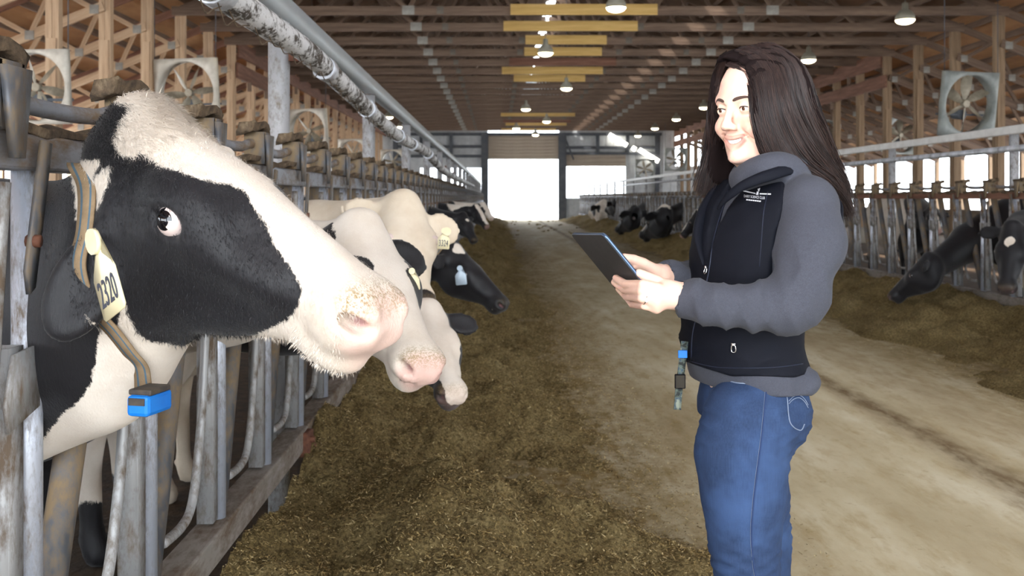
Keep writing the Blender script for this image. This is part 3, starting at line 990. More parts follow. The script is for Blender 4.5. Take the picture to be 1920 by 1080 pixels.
def feed_pile(fn, x0, x1, ys, nx, lab, nbits, bfn, seed):
    xs = np.linspace(x0, x1, nx)
    X, Yg = np.meshgrid(xs, ys, indexing='xy')
    Z = fn(X, Yg)
    V = np.stack([X, Yg, Z], -1).reshape(-1, 3)
    idx = np.arange(len(V)).reshape(len(ys), nx)
    Q = np.stack([idx[:-1, :-1], idx[:-1, 1:], idx[1:, 1:], idx[1:, :-1]], -1).reshape(-1, 4)
    keep = (Z.reshape(-1)[Q] > -.011).any(1)
    Q = Q[keep]
    r = np.random.RandomState(seed)
    bx, by = bfn(r, nbits)
    bz = fn(bx, by)
    k = (bz > -.0118) | (r.rand(nbits) < .35 * np.clip(1 - np.abs(bx - (.62 if x0 < 0 else 3.75)) / .5, .08, 1))
    bx, by, bz = bx[k], by[k], np.maximum(bz[k], 0)
    n = len(bx)
    L = (.004 + .015 * r.rand(n) ** 3) * (1 + by * .04)
    w = (.0006 + .0011 * r.rand(n)) * (1 + by * .08)
    az = r.rand(n) * 6.283
    el = (r.rand(n) - .35) * .8
    d = np.stack([np.cos(az) * np.cos(el), np.sin(az) * np.cos(el), np.sin(el)], 1)
    p = np.stack([-np.sin(az), np.cos(az), r.rand(n) - .5], 1)
    c = np.stack([bx, by, bz + .003 + .004 * r.rand(n)], 1)
    a = d * L[:, None] / 2
    b = p * w[:, None]
    SV = np.stack([c - a - b, c - a + b, c + a + b * .6, c + a - b * .6], 1).reshape(-1, 3)
    SQ = np.arange(4 * n).reshape(n, 4) + len(V)
    o0 = np.array([(x0 + x1) / 2, ys[0], 0])
    me = mesh_np('feed_pile', np.vstack([V, SV]) - o0, np.vstack([Q, SQ]), [M['feed'], M['straw']], True, np.r_[np.zeros(len(Q)), np.ones(n)])
    add_attr(me, 'tone', np.r_[np.zeros(len(V)), np.repeat(r.rand(n), 4)])
    o = put('feed_pile', me, None, T(*o0))
    tag(o, lab, 'feed', kind='stuff')
    return o
ysL = 1.3 * np.exp(np.arange(0, math.log(60 / 1.3), .0042))
def bl(r, n):
    y = 2.3 + 11 * r.rand(n) ** 2.2
    return -.8 + 2.1 * r.rand(n), y
feed_pile(feedL, -.80, 1.25, ysL, 170, 'brown chopped feed heaped along the left fence', 330000, bl, 5)
ysR = 6.2 * np.exp(np.arange(0, math.log(60 / 6.2), .006))
def br_(r, n):
    return 3.5 + 1.5 * r.rand(n), 6.5 + 12 * r.rand(n) ** 1.5
feed_pile(feedR, 3.4, 4.98, ysR, 90, 'brown chopped feed heaped along the right fence', 30000, br_, 6)
# dark spilled clods near the far door
cl = []
r = np.random.RandomState(12)
for i in range(30):
    y = r.uniform(36, 58)
    x = r.uniform(.7, 3.6)
    V, Q = gridbox((x, y, .03), (r.uniform(.05, .14), r.uniform(.08, .22), r.uniform(.02, .05)), 2)
    cl.append((lumpy(V, .03, i), Q))
V, Q = joinVQ(cl)
o = put('feed_clods', mesh_np('feed_clods', V - np.array([2, 45, 0]), Q, [M['feed']], True), None, T(2, 45, 0))
tag(o, 'scattered dark clods on the alley in front of the far door', 'feed', kind='stuff')
# ------------------------------------------------------------------ implicit-surface modelling for bodies
def axis_pts(lo, hi, fine, hc):
    xs = [lo]
    while xs[-1] < hi:
        x = xs[-1]
        h = hc
        for a, b, hf in fine:
            d = max(a - x, x - b, 0)
            h = min(h, hf + .22 * d)
        xs.append(x + h)
    return np.array(xs, np.float32)
class Field:
    def __init__(s, xs, ys, zs):
        s.ax = (xs, ys, zs)
        s.V = np.full((len(xs), len(ys), len(zs)), .3, np.float32)
    def op(s, fn, lo, hi, k=.02, sub=False, mg=None):
        mg = max(k, .02) + .02 if mg is None else mg
        sl = []
        for a, l, h in zip(s.ax, lo, hi):
            i = max(np.searchsorted(a, l - mg) - 1, 0)
            j = min(np.searchsorted(a, h + mg) + 1, len(a))
            if j - i < 1: return
            sl.append(slice(i, j))
        X = s.ax[0][sl[0]][:, None, None]
        Y = s.ax[1][sl[1]][None, :, None]
        Z = s.ax[2][sl[2]][None, None, :]
        d = fn(X, Y, Z)
        v = s.V[tuple(sl)]
        if sub:
            a, b = v, -d
            h = np.maximum(k - np.abs(a - b), 0) / k
            s.V[tuple(sl)] = np.maximum(a, b) + h * h * k / 4
        else:
            h = np.maximum(k - np.abs(v - d), 0) / k
            s.V[tuple(sl)] = np.minimum(v, d) - h * h * k / 4
    def cone(s, p, q, r0, r1, k=.02, sub=False, sq=None):
        """tapered capsule; sq = (axis, factor) flattens it along an axis"""
        p, q = np.array(p, np.float32), np.array(q, np.float32)
        ba = q - p
        R = max(r0, r1)
        lo = np.minimum(p - r0, q - r1)
        hi = np.maximum(p + r0, q + r1)
        L2 = float(ba @ ba) + 1e-12
        if sq is not None:
            ax, fc = np.array(sq[0], np.float32), sq[1]
            ax = ax / np.linalg.norm(ax)
        def fn(X, Y, Z):
            dx, dy, dz = X - p[0], Y - p[1], Z - p[2]
            h = np.clip((dx * ba[0] + dy * ba[1] + dz * ba[2]) / L2, 0, 1)
            dx, dy, dz = dx - h * ba[0], dy - h * ba[1], dz - h * ba[2]
            if sq is not None:
                t = (dx * ax[0] + dy * ax[1] + dz * ax[2])
                d2 = dx * dx + dy * dy + dz * dz + t * t * (1 / fc ** 2 - 1)
                return (np.sqrt(np.maximum(d2, 0)) - (r0 + h * (r1 - r0))) * min(1, fc * 1.3)
            return np.sqrt(dx * dx + dy * dy + dz * dz) - (r0 + h * (r1 - r0))
        s.op(fn, lo, hi, k, sub)
    def ell(s, c, r, k=.02, sub=False, fr=None):
        """ellipsoid; fr = 3 axis vectors (rows)"""
        c = np.array(c, np.float32)
        r = np.array(r, np.float32)
        A = np.eye(3, dtype=np.float32) if fr is None else np.array(fr, np.float32)
        ext = np.sqrt(((A * r[:, None]) ** 2).sum(0))
        def fn(X, Y, Z):
            dx, dy, dz = X - c[0], Y - c[1], Z - c[2]
            u = [dx * A[i][0] + dy * A[i][1] + dz * A[i][2] for i in range(3)]
            k0 = np.sqrt(sum((u[i] / r[i]) ** 2 for i in range(3)))
            k1 = np.sqrt(sum((u[i] / r[i] ** 2) ** 2 for i in range(3))) + 1e-6
            return k0 * (k0 - 1) / k1
        s.op(fn, c - ext, c + ext, k, sub)
    def loft(s, o, fr, st, k=.02, p=2.3, egg=.25, sub=False):
        """superellipse loft along fr[0]; stations (a, top, bot, halfwidth[, lateral centre]); fr = (axis, lateral, up)"""
        o = np.array(o, np.float32)
        A = np.array(fr, np.float32)
        st = np.array(st, np.float32)
        a_, nt_, nb_, w_ = st[:, 0], st[:, 1], st[:, 2], st[:, 3]
        lc_ = st[:, 4] if st.shape[1] > 4 else np.zeros(len(st), np.float32)
        aa = np.linspace(a_[0], a_[-1], 240)
        def sm(v):
            y = np.interp(aa, a_, v)
            K = np.ones(13) / 13
            return np.convolve(np.pad(y, 6, 'edge'), K, 'valid')
        T_, B_, W_, C_ = sm(nt_), sm(nb_), sm(w_), sm(lc_)
        cs = []
        for i in range(len(a_)):
            for n in (nt_[i], nb_[i]):
                for w in (-w_[i], w_[i]):
                    cs.append(o + a_[i] * A[0] + (w + lc_[i]) * A[1] + n * A[2])
        cs = np.array(cs)
        def fn(X, Y, Z):
            dx, dy, dz = X - o[0], Y - o[1], Z - o[2]
            a = dx * A[0][0] + dy * A[0][1] + dz * A[0][2]
            l = dx * A[1][0] + dy * A[1][1] + dz * A[1][2]
            n = dx * A[2][0] + dy * A[2][1] + dz * A[2][2]
            ac = np.clip(a, a_[0], a_[-1])
            nt = np.interp(ac, aa, T_).astype(np.float32)
            nb = np.interp(ac, aa, B_).astype(np.float32)
            w = np.interp(ac, aa, W_).astype(np.float32)
            l = l - np.interp(ac, aa, C_).astype(np.float32)
            rn = (nt - nb) / 2
            t = (n - (nt + nb) / 2) / rn
            we = w * (1 - egg * np.clip(-t, 0, 1.3))
            m = (np.abs(l / we) ** p + np.abs(t) ** p) ** (1 / p)
            d = (m - 1) * np.minimum(we, rn)
            e = np.abs(a - ac)
            return np.where(e > 0, np.sqrt(np.maximum(d, 0) ** 2 + e * e) + np.minimum(d, 0) * 0 + np.where(d < 0, 0, 0), d)
        s.op(fn, cs.min(0), cs.max(0), k, sub)
    def mesh(s, smooth=2):
        V = s.V
        S = V < 0
        nx, ny, nz = V.shape
        c = np.zeros((nx - 1, ny - 1, nz - 1), np.uint8)
        for i in (0, 1):
            for j in (0, 1):
                for k in (0, 1):
                    c += S[i:nx - 1 + i, j:ny - 1 + j, k:nz - 1 + k]
        I, J, K = np.nonzero((c > 0) & (c < 8))
        n = len(I)
        ids = np.full(c.shape, -1, np.int32)
        ids[I, J, K] = np.arange(n)
        acc = np.zeros((n, 3))
        cnt = np.zeros(n)
        cor = [(i, j, k) for i in (0, 1) for j in (0, 1) for k in (0, 1)]
        xs, ys, zs = s.ax
        for a in cor:
            for ax in range(3):
                if a[ax]: continue
                b = list(a)
                b[ax] = 1
                va = V[I + a[0], J + a[1], K + a[2]].astype(float)
                vb = V[I + b[0], J + b[1], K + b[2]].astype(float)
                m = (va < 0) != (vb < 0)
                t = np.where(m, va / np.where(m, va - vb, 1), 0)
                pa = np.stack([xs[I + a[0]], ys[J + a[1]], zs[K + a[2]]], 1)
                pb = np.stack([xs[I + b[0]], ys[J + b[1]], zs[K + b[2]]], 1)
                acc += np.where(m[:, None], pa + (pb - pa) * t[:, None], 0)
                cnt += m
        P = acc / cnt[:, None]
        Qs = []
        def quads(ax):
            sh = [slice(1, -1)] * 3
            A = list(sh)
            B = list(sh)
            A[ax] = slice(0, -1)
            B[ax] = slice(1, None)
            sa, sb = S[tuple(A)], S[tuple(B)]
            i, j, k = np.nonzero(sa != sb)
            ins = sa[i, j, k]
            off = [1, 1, 1]
            off[ax] = 0
            g = [i + off[0], j + off[1], k + off[2]]
            u, v = (ax + 1) % 3, (ax + 2) % 3
            def cell(du, dv):
                h = [x.copy() for x in g]
                h[u] -= du
                h[v] -= dv
                return ids[h[0], h[1], h[2]]
            q = np.stack([cell(1, 1), cell(0, 1), cell(0, 0), cell(1, 0)], 1)
            q[~ins] = q[~ins][:, ::-1]
            Qs.append(q)
        for ax in range(3):
            quads(ax)
        Q = np.vstack(Qs)
        Q = Q[(Q >= 0).all(1)]
        for _ in range(smooth):
            P = lap(P, Q, .5)
        return P, Q
def lap(P, Q, f):
    E = np.vstack([Q[:, [0, 1]], Q[:, [1, 2]], Q[:, [2, 3]], Q[:, [3, 0]]])
    n = len(P)
    A = np.zeros_like(P)
    c = np.bincount(E[:, 0], minlength=n) + np.bincount(E[:, 1], minlength=n)
    for i in range(3):
        A[:, i] = np.bincount(E[:, 0], P[E[:, 1], i], n) + np.bincount(E[:, 1], P[E[:, 0], i], n)
    return P + f * (A / np.maximum(c, 1)[:, None] - P)
def vert_normals(V, Q):
    a = V[Q[:, 2]] - V[Q[:, 0]]
    b = V[Q[:, 3]] - V[Q[:, 1]]
    n = np.cross(a, b)
    N = np.zeros_like(V)
    for i in range(4):
        for j in range(3):
            N[:, j] += np.bincount(Q[:, i], n[:, j], len(V))
    return N / (np.linalg.norm(N, axis=1)[:, None] + 1e-12)
def poly_sd(pts, poly):
    """signed distance (inside positive) of 2-D points to a polygon"""
    P = np.asarray(poly, float)
    A, B = P, np.roll(P, -1, 0)
    d = np.full(len(pts), 1e9)
    ins = np.zeros(len(pts), bool)
    for a, b in zip(A, B):
        e = b - a
        w = pts - a
        t = np.clip((w @ e) / (e @ e + 1e-12), 0, 1)
        d = np.minimum(d, np.hypot(*(w - t[:, None] * e).T))
        c = (a[1] > pts[:, 1]) != (b[1] > pts[:, 1])
        with np.errstate(divide='ignore', invalid='ignore'):
            xi = a[0] + (pts[:, 1] - a[1]) / (b[1] - a[1]) * (b[0] - a[0])
        ins ^= c & (pts[:, 0] < xi)
    return np.where(ins, d, -d)

# ------------------------------------------------------------------ cows
def hide_mat(name, white0, white1, black=(12, 12, 15), fur=1.0):
    t = NT(name)
    v = t.coords((1, 1, 1))
    at_ = t.n('Attribute')
    at_.attribute_name = 'pat'
    pk = t.n('Attribute')
    pk.attribute_name = 'pink'
    dk = t.n('Attribute')
    dk.attribute_name = 'dirt'
    n1 = t.noise(v, 60, 5, .7)
    n2 = t.noise(v, 240, 4, .7)
    nf = t.noise(t.coords((260, 260, 70)), 1, 3, .6)
    e = t.math('ADD', t.math('MULTIPLY', t.math('SUBTRACT', n1, .5), .016), t.math('MULTIPLY', t.math('SUBTRACT', nf, .5), .012))
    f = t.math('MULTIPLY_ADD', t.math('ADD', at_.outputs['Fac'], e), 260.0, .5, clamp=True)
    w = t.mix(t.ramp(t.noise(v, 7, 5), [(.35, (0, 0, 0)), (.7, (1, 1, 1))]), white0, white1)
    w = t.mix(t.math('MULTIPLY', n2, .18), w, lin(150, 132, 110))
    b = t.mix(n1, lin(*black), lin(black[0] + 18, black[1] + 16, black[2] + 17))
    c = t.mix(f, b, w)
    c = t.mix(pk.outputs['Fac'], c, t.mix(n1, lin(222, 172, 160), lin(236, 196, 184)))
    dm = t.math('MULTIPLY', dk.outputs['Fac'], t.ramp(t.math('ADD', t.math('MULTIPLY', n2, .6), t.math('MULTIPLY', n1, .4)), [(.44, (0, 0, 0)), (.56, (1, 1, 1))]))
    c = t.mix(dm, c, t.mix(n2, lin(96, 78, 44), lin(170, 142, 88)))
    hl = t.n('Attribute')
    hl.attribute_name = 'hole'
    c = t.mix(hl.outputs['Fac'], c, lin(150, 104, 106))
    t.col(c)
    t.set(.62, 0, .3)
    t.l(t.math('MULTIPLY_ADD', f, .12, .5), t.b.inputs['Roughness'])
    t.b.inputs['Sheen Weight'].default_value = .12
    t.bump(t.math('ADD', nf, t.math('MULTIPLY', n1, .35)), .32 * fur, .004)
    return t.m
M['hide'] = hide_mat('holstein_hide', lin(230, 220, 208), lin(212, 198, 182))
M['cream'] = hide_mat('cream_hide', lin(224, 210, 190), lin(206, 188, 164))
M['eyedark'] = mat_plain('eye_dark', lin(10, 9, 14), .06, 0, .8)
M['sclera'] = mat_plain('eye_white', lin(216, 196, 190), .15, 0, .6)
M['tag'] = mat_mottled('ear_tag_plastic', [(.3, lin(226, 212, 170)), (.7, lin(240, 230, 196))], 8, rough=.45, bump=0)
M['tagb'] = mat_plain('pale_blue_tag', lin(190, 206, 220), .45)
M['ink'] = mat_plain('tag_ink', lin(70, 72, 84), .7)
M['bluetag'] = mat_mottled('blue_sensor', [(.3, lin(16, 92, 176)), (.7, lin(28, 122, 208))], 6, rough=.35, bump=0)
M['sensordark'] = mat_mottled('sensor_cover', [(.3, lin(40, 40, 44)), (.7, lin(84, 74, 62))], 30, rough=.6, bump=.2)
def strap_mat():
    t = NT('woven_collar')
    v = t.coords((1, 1, 1))
    a = t.n('Attribute')
    a.attribute_name = 'across'
    w = t.math('ABSOLUTE', t.math('SUBTRACT', t.math('ABSOLUTE', a.outputs['Fac']), .52))
    f = t.math('LESS_THAN', w, .12)
    n1 = t.noise(v, 50, 5)
    c = t.mix(n1, lin(112, 92, 70), lin(158, 136, 108))
    c = t.mix(t.math('MULTIPLY', f, .8), c, lin(58, 98, 120))
    t.col(c)
    t.set(.9, 0, .1)
    t.bump(t.noise(t.coords((300, 300, 300)), 1, 2), .3, .002)
    return t.m
M['strap'] = strap_mat()

def text_mesh(s, size, m, ext=.0006, font_shear=0):
    cu = bpy.data.curves.new('lettering', 'FONT')
    cu.body = s
    cu.size = size
    cu.extrude = ext
    cu.shear = font_shear
    cu.align_x = 'CENTER'
    cu.align_y = 'CENTER'
    cu.resolution_u = 3
    ob = bpy.data.objects.new('lettering', cu)
    COL.objects.link(ob)
    bpy.context.view_layer.update()
    dg = bpy.context.evaluated_depsgraph_get()
    me = bpy.data.meshes.new_from_object(ob.evaluated_get(dg))
    bpy.data.objects.remove(ob)
    bpy.data.curves.remove(cu)
    me.materials.clear()
    me.materials.append(m)
    return me

# head stations measured along poll-to-muzzle (fraction, dorsal, ventral, half width), metres for a .645 m head
HEAD = [(-.085, -.05, -.10, .03), (-.06, -.018, -.16, .060), (0, .026, -.21, .088), (.12, .043, -.25, .104), (.25, .038, -.285, .115), (.34, .041, -.29, .122), (.42, .045, -.285, .120), (.5, .043, -.262, .107),
        (.6, .041, -.228, .084), (.7, .039, -.180, .074), (.8, .037, -.145, .067), (.88, .034, -.128, .068), (.94, .034, -.112, .071), (.985, .022, -.092, .064), (1.01, .0, -.078, .046), (1.02, -.03, -.05, .02)]
def frame(poll, muz, roll=0):
    a = Vector(muz) - Vector(poll)
    L = a.length
    a.normalize()
    l = Vector((0, 0, 1)).cross(a).normalized()      # the cow's left
    n = a.cross(l)
    if roll:
        R = Matrix.Rotation(roll, 3, a)
        l, n = R @ l, R @ n
    return np.array([a[:], l[:], n[:]]), L
def add_head(fd, poll, fr, L, ears, openeye=True, mouth=True, wf=1.0, eyep=(-.060, .106)):
    k = L / .645
    o = np.array(poll)
    st = [(f * L, t * k, b * k, w * k * (1 + (wf - 1) * min(1, max(0, (.75 - f) / .2)))) for f, t, b, w in HEAD]
    fd.loft(o, fr, st, .03, 2.35, .3)
    def P(f, n, l):
        return o + fr[0] * f * L + fr[2] * n * k + fr[1] * l * k
    fd.ell(P(.02, .0, 0), (.045 * k, .06 * k, .045 * k), .04, fr=fr)
    for s in (-1, 1):
        fd.ell(P(.41, -.036, s * .090 * wf), (.085 * k, .04 * k, .05 * k), .035, fr=fr)
        fd.ell(P(.30, -.20, s * .06), (.12 * k, .035 * k, .085 * k), .05, fr=fr)
        fd.cone(P(.5, -.075, s * .085), P(.72, -.06, s * .06), .026 * k, .018 * k, .05)
        fd.ell(P(.93, -.035, s * .04), (.06 * k, .046 * k, .055 * k), .03, fr=fr)
        if openeye:
            e = P(.412, eyep[0], s * (eyep[1] + .018) * wf)
            fd.ell(e, (.034 * k, .030 * k, .021 * k), .010, True, fr)
            fd.cone(P(.36, eyep[0] + .016, s * (eyep[1] + .010) * wf), P(.45, eyep[0] + .024, s * (eyep[1] + .006) * wf), .010 * k, .011 * k, .012)
            fd.cone(P(.365, eyep[0] - .030, s * (eyep[1] + .004) * wf), P(.46, eyep[0] - .030, s * (eyep[1] + .001) * wf), .008 * k, .009 * k, .014)
        # nostril
        c = P(.972, -.016, s * .056)
        nf = np.array([fr[0] * .45 + fr[1] * s * .65 - fr[2] * .35])[0]
        fd.ell(c + nf * .010 * k, (.034 * k, .026 * k, .0135 * k), .008, True, np.array([fr[0] * .8 - fr[2] * .0 + fr[1] * s * -.3, fr[1] * .9 + fr[0] * .2 * s, fr[2]]) if False else fr)
        fd.cone(P(1.0, .004, s * .042), P(.955, .008, s * .062), .010 * k, .008 * k, .014)
    if mouth:
        for s in (-1, 1):
            q = [P(1.005, -.056, s * .03), P(.96, -.074, s * .068), P(.90, -.094, s * .068), P(.85, -.108, s * .064)]
            for a, b in zip(q, q[1:]):
                fd.cone(a, b, .006 * k, .004 * k, .012, True)
    fd.ell(P(.905, -.108, 0), (.062 * k, .046 * k, .032 * k), .03, fr=fr)
    for s, (d, w, nrm, *ro) in ears.items():
        # leaf-shaped ear: root, direction, width direction
        d = np.array(d, float)
        d /= np.linalg.norm(d)
        nrm = np.array(nrm, float)
        nrm -= d * (nrm @ d)
        nrm /= np.linalg.norm(nrm)
        wd = np.cross(nrm, d)
        r = P(*(ro[0] if ro else (.065, -.075, .082))[:2], s * wf * (ro[0] if ro else (.065, -.075, .082))[2])
        A = np.array([d, wd, nrm])
        if len(ro) > 1:
            r = np.array(ro[1], float)
        fd.cone(r - d * .02, r + d * .07 * k, .036 * k, .03 * k, .03, sq=(nrm, .75))
        fd.ell(r + d * .125 * k, (.105 * k, w * k, .023 * k), .018, fr=A)
        fd.ell(r + d * .125 * k + nrm * .024 * k, (.088 * k, (w - .014) * k, .018 * k), .012, True, A)
    return P
def cow(lab, side, X, yb, poll, muz, roll=0, ears=None, h=.013, hb=.04, pat=None, neck=None, mat='hide', grp=None, bh=1.0, hide_head=False, fine_lo=None, tags=(), strap=None, pink=.8, openeye=False, body=None, legs=True, dirt=.4, facing=None, shoulder=.55, wf=1.0, eyep=(-.040, .104), mouth=True):
    """side +1: stands left of the alley facing +x. X: lock plane."""
    s = side
    fv = np.array([s, 0, 0.]) if facing is None else np.array(facing, float)
    lv = np.array([-fv[1], fv[0], 0.])
    B0 = np.array([X - fv[0] * shoulder, yb, 0]) if body is None else np.array(body, float)
    def G(f, l, z):
        return B0 + fv * f + lv * l + np.array([0, 0, z * bh])
    fr, L = frame(poll, muz, roll)
    poll = np.array(poll, float)
    k = L / .645
    head_pts = np.array([poll, poll + fr[0] * L])
    hl = np.minimum(head_pts[0], head_pts[1]) - .20
    hh = np.maximum(head_pts[0], head_pts[1]) + .20
    far = [G(f, l, 0) for f in (-1.9, .5) for l in (-.45, .45)]
    far = np.array(far)
    lo = np.minimum(far.min(0), hl) - .05
    hi = np.maximum(far.max(0), hh) + .05
    lo[2] = -.03
    hi[2] = max(1.62 * bh, hh[2])
    ax = [axis_pts(lo[i], hi[i], [(hl[i] + .04, hh[i] - .04, h)], hb) for i in range(3)]
    fd = Field(*ax)
    # trunk
    fd.ell(G(-.12, 0, .93), (.42, .29, .40) if abs(fv[0]) > .5 else (.29, .42, .40), .12)
    st = [(-1.62, 1.36, .95, .16), (-1.5, 1.42, .78, .24), (-1.2, 1.44, .62, .30), (-.8, 1.40, .55, .34), (-.4, 1.40, .58, .31), (-.05, 1.42, .62, .25), (.16, 1.30, .72, .17)]
    fd.loft(G(0, 0, 0), (fv, lv, (0, 0, 1)), [(a, t * bh, b * bh, w) for a, t, b, w in st], .10, 2.4, -.05)
    if legs:
        for l in (-.17, .17):
            fd.cone(G(-.08, l, .85), G(-.12, l, .45), .12, .065, .08, sq=(lv, .8))
            fd.cone(G(-.12, l, .45), G(-.10, l, .10), .052, .04, .03)
            fd.cone(G(-.10, l, .08), G(-.07, l, .03), .05, .06, .03)
            fd.cone(G(-1.38, l, .95), G(-1.28, l, .62), .17, .10, .10, sq=(lv, .7))
            fd.cone(G(-1.28, l, .62), G(-1.50, l, .42), .085, .055, .05)
            fd.cone(G(-1.50, l, .42), G(-1.46, l, .10), .05, .042, .03)
            fd.cone(G(-1.46, l, .08), G(-1.42, l, .03), .05, .06, .03)
        fd.ell(G(-1.15, 0, .58), (.22, .17, .15), .06)
        fd.cone(G(-1.62, 0, 1.30), G(-1.70, 0, .75), .035, .025, .04)
        fd.cone(G(-1.70, 0, .75), G(-1.70, 0, .5), .03, .05, .03)
    # neck
    nk = neck(fr, poll, L, G) if neck else [(G(.02, 0, 1.08), .30, .85), (np.array([X, poll[1] * .35 + yb * .65, poll[2] * .45 + 1.08 * .55 - .05]), .20, .68), (poll + fr[0] * .13 * L - fr[2] * .12 * k, .135 * k, .8)]
    for (p, r0, f0), (q, r1, f1) in zip(nk, nk[1:]):
        fd.cone(p, q, r0, r1, .06, sq=(np.cross(np.array(q) - p, (0, 0, 1)), (f0 + f1) / 2))
    # back of the jaw and the throat
    if ears is None:
        ears = {q: (fr[1] * .95 * q + fr[0] * .12 - fr[2] * .18, .066, fr[2] * .75 + fr[0] * .45) for q in (1, -1)}
    Pf = add_head(fd, poll, fr, L, ears, openeye, mouth, wf, eyep)
    V, Q = fd.mesh(2)
    root = thing('cow', lab, 'cow', B0, group=grp)
    me = mesh_np('cow_body', V - B0, Q, [M[mat]], True)
    rel = V - poll
    hc = np.stack([rel @ fr[0] / L, rel @ fr[2] / k, rel @ fr[1] / k], 1)     # head coordinates
    bc = np.stack([(V - B0) @ fv, (V - B0) @ lv, V[:, 2]], 1)                 # body coordinates
    pt = pat(V, hc, bc)
    add_attr(me, 'pat', pt)
    mz = np.clip((hc[:, 0] - .935 + .45 * np.minimum(hc[:, 1] + .02, 0)) / .05, 0, 1) * (hc[:, 1] > -.16) * (hc[:, 1] < .08) * (hc[:, 0] < 1.2)
    rim = np.maximum(0, 1 - np.hypot((hc[:, 0] - .412) * .645, (hc[:, 1] + .062)) / .03) * (np.abs(hc[:, 2]) > .085)
    add_attr(me, 'pink', np.clip(mz * pink, 0, 1))
    hd_ = np.sqrt(((hc[:, 0] - .968) * .645) ** 2 + ((hc[:, 1] + .018) * 1.6) ** 2 + (np.abs(hc[:, 2]) - .046) ** 2)
    add_attr(me, 'hole', np.clip(1.6 - hd_ / .014, 0, .85))
    dd = np.hypot((hc[:, 0] - .955) * .645, hc[:, 1] - .012)
    add_attr(me, 'dirt', (np.clip(1.2 - dd / .036, 0, .9) + .07 * np.clip((hc[:, 0] - .84) / .08, 0, 1)) * (hc[:, 0] < 1.15) * (np.abs(hc[:, 2]) < .12) * dirt)
    put('body', me, root, T(*B0))
    for sd in (-1, 1):
        c = Pf(.412, eyep[0], sd * eyep[1] * wf)
        eye = uv_eye(k)
        m = Matrix((fr[0], fr[1] * sd, fr[2])).transposed().to_4x4()
        put('eye', eye, root, T(*c) @ m)
    return root, Pf, fr, k, V, Q
_eye = {}
def uv_eye(k):
    kk = round(k, 2)
    if kk not in _eye:
        r = .031 * kk
        bm = bmesh.new()
        bmesh.ops.create_uvsphere(bm, u_segments=24, v_segments=16, radius=r)
        bmesh.ops.rotate(bm, matrix=Matrix.Rotation(math.pi / 2, 3, 'X'), verts=bm.verts)
        for f in bm.faces:
            f.smooth = True
            c = f.calc_center_median().normalized()
            d = c - Vector((-.12, .98, 0)).normalized()
            f.material_index = 0 if (Vector((d.x, 0, d.z)).length < .58 and c.y > 0) else 1
        me = bpy.data.meshes.new('eye')
        bm.to_mesh(me)
        bm.free()
        me.materials.append(M['eyedark'])
        me.materials.append(M['sclera'])
        _eye[kk] = me
    return _eye[kk]
def ear_tag(root, top, down, right, size, txt, lab=None, m='tag'):
    """plastic tag: narrow neck on top, plate below; down/right are unit directions of its face"""
    down, right = Vector(down).normalized(), Vector(right)
    right = (right - down * right.dot(down)).normalized()
    nrm = right.cross(-down)
    prof = [(-.13, 0), (-.15, .12), (-.10, .3), (-.30, .48), (-.36, .58), (-.36, 1.12), (-.31, 1.17), (.31, 1.17), (.36, 1.12), (.36, .58), (.30, .48), (.10, .3), (.15, .12), (.13, 0)]
    P = [tuple(right * (a * size) + down * (b * size) - nrm * .0012) for a, b in prof]
    V, Q = prismVQ(P[::-1], nrm * .0024)
    tp = Vector(top)
    t = put('ear_tag', quads_me('ear_tag', V, Q, [M[m]], False), root, T(*tp), lab)
    put('button', cyl_me(.011 * size / .06, .008, M[m], 12), t, T(*(tp + down * size * .1 + nrm * .004)) @ Matrix((right, -down, nrm)).transposed().to_4x4())
    if txt:
        me = text_mesh(txt, size * .46, M['ink'])
        mm = Matrix((right, -down, nrm)).transposed().to_4x4()
        put('number', me, t, T(*(tp + down * size * .84 + nrm * .0022)) @ mm @ Matrix.Diagonal((.62, 1.15, 1, 1)))
    return t
def collar(root, pts, w, lab=None, up=(0, 0, 1), th=.004):
    """closed woven strap through points (list of xyz), band width w along 'wide' given per point"""
    path = smooth_path([p for p, _ in pts], 8, True)
    wide = smooth_path([d for _, d in pts], 8, True)
    n = len(path)
    tg = np.roll(path, -1, 0) - np.roll(path, 1, 0)
    tg /= np.linalg.norm(tg, axis=1)[:, None]
    wide = wide - tg * (wide * tg).sum(1)[:, None]
    wide /= np.linalg.norm(wide, axis=1)[:, None]
    nr = np.cross(tg, wide)
    cols = [(-1, 0), (-.5, 0), (0, 0), (.5, 0), (1, 0), (1, 1), (0, 1), (-1, 1)]
    V = np.stack([path + wide * (a * w / 2) + nr * (b * th - th / 2) for a, b in cols], 1)
    acr = np.tile(np.array([a for a, b in cols]), n)
    k = len(cols)
    idx = np.arange(n * k).reshape(n, k)
    A, B = idx, np.roll(idx, -1, 0)
    Q = np.stack([A, np.roll(A, -1, 1), np.roll(B, -1, 1), B], -1).reshape(-1, 4)
    o0 = np.array(MW[root.name].translation)
    me = mesh_np('collar', V.reshape(-1, 3) - o0, Q, [M['strap']], False)
    add_attr(me, 'across', acr)
    return put('collar', me, root, MW[root.name], lab)
